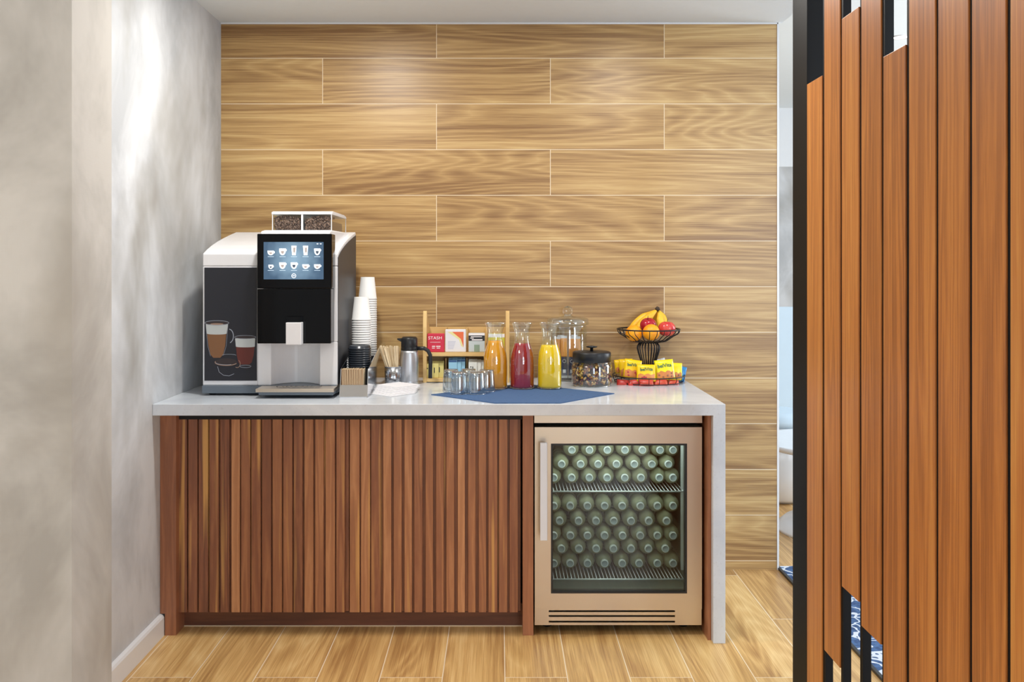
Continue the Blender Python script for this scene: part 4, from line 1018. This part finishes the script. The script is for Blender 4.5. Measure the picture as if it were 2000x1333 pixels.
nutc = [flat('pale_cashew', (222,184,120), 0.5), flat('almond_brown', (150,96,58), 0.5), flat('dried_cranberry', (98,32,44), 0.4), flat('dark_raisin', (58,40,58), 0.45), flat('golden_raisin', (198,140,52), 0.45), flat('pumpkin_seed', (120,122,60), 0.5)]
m = MB(); m.mat = 3; m.lathe([(0.05,0.006),(0.066,0.010),(0.066,0.070),(0.04,0.078)], (sx,sy2,CZ), 20)
rn = random.Random(5)
for i in range(620):
    a = rn.random()*2*math.pi
    if i < 500: r_ = 0.069+rn.random()*0.007; z = 0.009+rn.random()*0.073+0.006*math.sin(a*2+4)
    else: r_ = 0.07*math.sqrt(rn.random()); z = 0.080+rn.random()*0.006+0.005*math.sin(a*2+4)*(r_/0.07)
    k = rn.choices(range(6), (24,18,26,24,14,6))[0]; m.mat = k
    sc3 = {0:(1.5,0.6,0.8),1:(1.5,0.8,0.55),2:(1,0.8,0.7),3:(0.95,0.75,0.65),4:(1,0.7,0.6),5:(1.3,0.6,0.3)}[k]
    m.ball((sx+r_*math.cos(a), sy2+r_*math.sin(a), CZ+z), 0.0062, 8, 5, sc3, fn=(lambda th, aa: 1+0.18*math.sin(3*aa+2*th)), rot=Euler((rn.random()*6, rn.random()*6, rn.random()*6)).to_matrix())
tag(m.build('trail_mix', nutc, origin=(sx,sy2,CZ+0.006)), 'mix of nuts, seeds and dried fruit filling the short glass jar', 'trail mix', None, 'stuff')

# ================================================================ two-tier wire fruit stand
wx, wy = PX(1266.5, 460), SY(460)
M['wire'] = flat('dark_bronze_wire', (46,44,46), 0.4, 0.6)
fs = thing('wire_fruit_stand', (wx, wy, CZ), 'two-tier dark wire stand with fruit above and snack packs below', 'fruit stand')
ring = lambda r, z, n=56: [(wx+r*math.cos(2*math.pi*k/n), wy+r*math.sin(2*math.pi*k/n), z) for k in range(n)]
def cage(prof, n, rr, off=0.0):
    m_ = MB()
    for k in range(n):
        a = 2*math.pi*(k+off)/n; m_.tube([(wx+r*math.cos(a), wy+r*math.sin(a), z) for r, z in prof], rr, 6)
    return m_
zu = PZ(647, 475); zub = PZ(669, 460)
m = cage([(0.131,zu),(0.130,zu-0.010),(0.122,zu-0.020),(0.105,zu-0.029),(0.075,zub+0.006),(0.040,zub),(0.004,zub)], 26, 0.0017)
m.tube(ring(0.1315, zu), 0.0030, 8, True).tube(ring(0.040, zub), 0.0024, 6, True); m.build('upper_basket', M['wire'], fs)
zpb = CZ+0.012
m = cage([(0.038,zub-0.002),(0.046,zub-0.014),(0.048,zub-0.024),(0.044,zub-0.042),(0.034,zub-0.075),(0.029,zub-0.098),(0.031,zub-0.115),(0.044,zpb+0.006),(0.05,zpb)], 22, 0.0022)
m.tube(ring(0.029, zub-0.098), 0.0022, 6, True); m.build('pedestal', M['wire'], fs)
zr = PZ(741, 479)
m = cage([(0.151,zr),(0.149,zr-0.014),(0.143,CZ+0.006),(0.135,CZ+0.003),(0.06,CZ+0.003),(0.004,CZ+0.003)], 22, 0.0014)
m.tube(ring(0.1515, zr), 0.0024, 8, True).tube(ring(0.143, CZ+0.005), 0.0022, 6, True); m.build('lower_basket', M['wire'], fs)
# fruit
def bumpy(name, c1, c2, sc, rough):
    t = NT(name); p = t.coords(); n_ = t.noise(p, sc, 3); t.set(color=t.ramp(n_, [(0.35, srgb(*c1)), (0.65, srgb(*c2))]), rough=rough)
    return t
t = bumpy('orange_peel', (254,178,30), (248,150,14), 30, 0.42); t.bump(t.noise(t.coords(), 420, 2), 0.35, 0.001); M['orange'] = t.m
t = bumpy('dark_red_apple_skin', (150,16,34), (186,34,48), 45, 0.18); M['apple'] = t.m
t = bumpy('pink_red_apple_skin', (196,40,58), (222,92,72), 45, 0.2); M['apple2'] = t.m
t = bumpy('banana_peel', (250,206,60), (236,180,40), 18, 0.45); M['banana'] = t.m
M['stem'] = flat('brown_fruit_stem', (62,46,30), 0.7)
def orange(px, py, s, label):
    x, y_, z = PX(px,s), SY(s), PZ(py,s); o = thing('orange_fruit', (x,y_,z-0.0345), label, 'orange', 'oranges in the wire stand')
    MB().ball((x,y_,z), 0.0355, 28, 18, (1,1,0.96)).build('peel', M['orange'], o)
    MB().lathe([(0.0035,0),(0.002,0.0015)], (x,y_,z+0.0325), 8).build('stem_button', M['stem'], o)
zmin = zub+0.037
orange(1272, 649.5, 466, 'round orange at the front centre of the upper basket')
orange(1238, 651.5, 463, 'orange low at the left of the upper basket, under the bananas')
def apple(px, py, s, mt, label, tilt=0.0, r=0.034):
    x, y_, z = PX(px,s), SY(s), PZ(py,s); o = thing('apple', (x,y_,z-r), label, 'apple', 'red apples in the wire stand')
    fn = lambda th, a: (1.0-0.30*math.exp(-((math.pi-th)/0.33)**2)-0.16*math.exp(-(th/0.3)**2)+0.02*math.cos(5*a)*math.exp(-(th/0.9)**2))
    rot = Euler((tilt, -tilt*0.5, 0)).to_matrix()
    MB().ball((x,y_,z), r, 32, 22, (1.06,1.06,0.98), fn=fn, rot=rot).build('skin', mt, o)
    u_ = rot @ Vector((0,0,1)); c_ = Vector((x,y_,z)); MB().tube([tuple(c_+u_*0.022), tuple(c_+u_*0.034+Vector((0.001,0,0))), tuple(c_+u_*0.042+Vector((0.003,0,0)))], 0.0012, 6).build('stem', M['stem'], o)
apple(1266, 635.5, 457, M['apple'], 'glossy dark red apple in the middle of the upper basket, behind the front orange', 0.25, 0.0335)
apple(1302.5, 642.5, 462, M['apple2'], 'pinkish red apple at the right of the upper basket', -0.1, 0.0345)
# banana bunch: one thing, fingers as parts
bx_, bz_, byy = PX(1283, 449), PZ(604, 449), SY(449)
bb = thing('banana_bunch', (bx_, byy, zub+0.01), 'bunch of ripe yellow bananas standing stem up in the upper basket', 'bananas')
MB().tube([(bx_-0.004,byy,bz_+0.006),(bx_+0.001,byy,bz_+0.002),(bx_+0.006,byy,bz_-0.008)], [0.008,0.011,0.009], 10).build('stem', M['stem'], bb)
for i, pts in enumerate(([(1283,606,449),(1270,613,448),(1254,622,448),(1240,635,449.5),(1232,648,452),(1233,656,454)], [(1283,606,449),(1274,614,450),(1262,625,451),(1250,638,453),(1244,650,455)],
                         [(1284,606,447),(1280,616,446),(1277,630,445),(1279,644,446),(1285,655,449)], [(1285,606,448),(1288,617,449),(1290,630,450),(1293,643,451),(1297,654,453)], [(1286,607,446),(1291,615,445),(1296,626,444.5),(1301,640,444.6),(1304,650,446)])):
    P3 = [Vector((PX(a,s), SY(s), PZ(c,s))) for a, c, s in pts]; cur = []
    n_ = len(P3)
    for k in range(n_-1):
        for q in range(4):
            tt = q/4; p0 = P3[max(k-1,0)]; p1 = P3[k]; p2 = P3[k+1]; p3 = P3[min(k+2,n_-1)]
            cur.append(0.5*((2*p1)+(p2-p0)*tt+(2*p0-5*p1+4*p2-p3)*tt*tt+(3*p1-p0-3*p2+p3)*tt**3))
    cur.append(P3[-1]); L_ = len(cur)
    rad = [0.0045+0.0125*min(1, (k/L_)*3.0)**1.3*min(1, ((L_-1-k)/L_)*5+0.15) for k in range(L_)]
    MB().tube([tuple(p_) for p_ in cur], rad, 7).build('banana', M['banana'], bb)
# snack packs in the lower basket
M['bv'] = flat('bright_yellow_wrapper', (246,226,30), 0.28); M['bv2'] = flat('deep_yellow_wrapper', (250,206,24), 0.28); M['biscuit'] = board_wood('biscuit_print', 'x', [(238,176,84), (214,136,66), (178,92,60)], lines=2, tone_amt=0.3, fine_amt=0.5)
M['berry'] = flat('berry_red_print', (176,52,60), 0.35); M['green_txt'] = flat('dark_green_print', (20,104,84), 0.4); M['wr_blue'] = flat('blue_wrapper', (48,130,190), 0.25); M['choc'] = flat('chocolate_print', (150,96,70), 0.4)
def pack(px, py, s, wd, ht, roll, mats, label, txt=True, lean=-12, low='berry', tsz=0.017, group='yellow snack packs in the lower basket'):
    """px,py: centre of the pack's face"""
    x, y_, z = PX(px,s), SY(s), PZ(py,s)
    o = thing('snack_pack', (x, y_, z-ht/2), label, 'snack pack', group)
    TM = Matrix.Translation((x,y_,z)) @ Matrix.Rotation(R(roll), 4, 'Y') @ Matrix.Rotation(R(lean), 4, 'X')
    # pillow: crimped ends, swollen middle
    m_ = MB(); m_.M = TM; nx, nz = 9, 9; vs = []; fsx = []
    def hgt(u, v): return 0.0085*max(0.0, (1-abs(2*u-1)**2.4))**0.6*max(0.0, (1-abs(2*v-1)**3.0))**0.6
    for sgn in (-1, 1):
        for j in range(nz):
            for i in range(nx):
                u, v = i/(nx-1), j/(nz-1); vs.append(((u-0.5)*wd, sgn*(hgt(u, v)+0.0004), (v-0.5)*ht))
    for sgn in (0, 1):
        b0 = sgn*nx*nz
        for j in range(nz-1):
            for i in range(nx-1):
                q = (b0+j*nx+i, b0+j*nx+i+1, b0+(j+1)*nx+i+1, b0+(j+1)*nx+i); fsx.append(q if sgn == 0 else q[::-1])
    def edge(a, c): fsx.append((a, c, c+nx*nz, a+nx*nz))
    for i in range(nx-1): edge(i+1, i); edge((nz-1)*nx+i, (nz-1)*nx+i+1)
    for j in range(nz-1): edge(j*nx, (j+1)*nx); edge((j+1)*nx+nx-1, j*nx+nx-1)
    m_.add(vs, fsx, True); m_.build('wrapper', mats, o)
    if low:
        m_ = MB(); m_.M = TM; vs = []; fq = []; rr_ = random.Random(int(px))
        for j in range(4):
            for i in range(nx):
                u = i/(nx-1); v = 0.06+0.36*j/3; uu = 0.06+0.88*u
                if j == 3: v += 0.05*math.sin(i*1.9+px)
                vs.append(((uu-0.5)*wd, -(hgt(uu, v)+0.0009), (v-0.5)*ht))
        for j in range(3):
            for i in range(nx-1): fq.append((j*nx+i, j*nx+i+1, (j+1)*nx+i+1, (j+1)*nx+i))
        m_.add(vs, fq, True); pr_ = m_.build('biscuit_picture', M['biscuit'], o)
        m_ = MB(); m_.M = TM
        for k in range(5):
            u = 0.15+0.7*rr_.random(); v = 0.12+0.24*rr_.random(); m_.ball(((u-0.5)*wd, -(hgt(u, v)+0.0008), (v-0.5)*ht), 0.0045, 10, 6, (1,0.15,1))
        m_.build('printed_pieces', M[low], pr_)
    if txt:
        text_mesh('lettering', 'belVita', tsz, TM @ Matrix.Translation((0, -0.0094, ht*0.20)) @ Matrix.Rotation(R(90), 4, 'X') @ Matrix.Rotation(R(3), 4, 'Z'), M['green_txt'], o, depth=0.0003, bold=0.0003)
    return o
pack(1211, 716, 460, 0.045, 0.058, -6, M['bv2'], 'yellow snack pack at the far left of the lower basket', False, low='berry')
pack(1223, 719, 463, 0.058, 0.075, -3, M['bv2'], 'yellow snack pack second from the left in the lower basket', False, low='berry')
pack(1235.5, 721, 468, 0.072, 0.078, 8, M['bv2'], 'yellow snack pack tilted right with green lettering, left of the pedestal', True, low='berry', tsz=0.018)
pack(1262, 729, 472.5, 0.078, 0.070, 1, M['bv2'], 'yellow snack pack with green lettering, front centre of the lower basket', True, low='berry', tsz=0.019)
pack(1298, 723, 470.5, 0.078, 0.084, -5, M['bv'], 'bright yellow snack pack with large green lettering, right of the pedestal', True, low='choc', tsz=0.021)
pack(1320, 726, 465, 0.052, 0.072, 3, M['bv'], 'pale yellow snack pack at the right, partly behind the lettered one', False, low='choc')
pack(1331, 731, 461, 0.036, 0.066, 14, M['wr_blue'], 'blue snack pack standing at the right edge of the lower basket', False, low=None)
pack(1290, 716, 447, 0.055, 0.065, -14, M['wr_white'], 'white snack pack behind the pedestal in the lower basket', False, low=None)
M['bv_low'] = board_wood('red_and_yellow_stripe_print', 'x', [(240,200,40), (226,120,44), (196,52,48), (150,44,44)], lines=2, tone_amt=0.1, across=26, stretch=0.5)
for k, (px, wd, roll) in enumerate(((1217,0.052,5),(1239,0.052,-4),(1262,0.06,2),(1290,0.056,-3),(1314,0.05,4))):
    pack(px, 748.5, 475-abs(k-2)*2.2, wd, 0.030, roll, M['bv_low'], 'red and yellow striped snack pack lying low in the lower basket, %s from left' % ORD[k], False, lean=-35, low=None, group='striped snack packs lying in the lower basket')
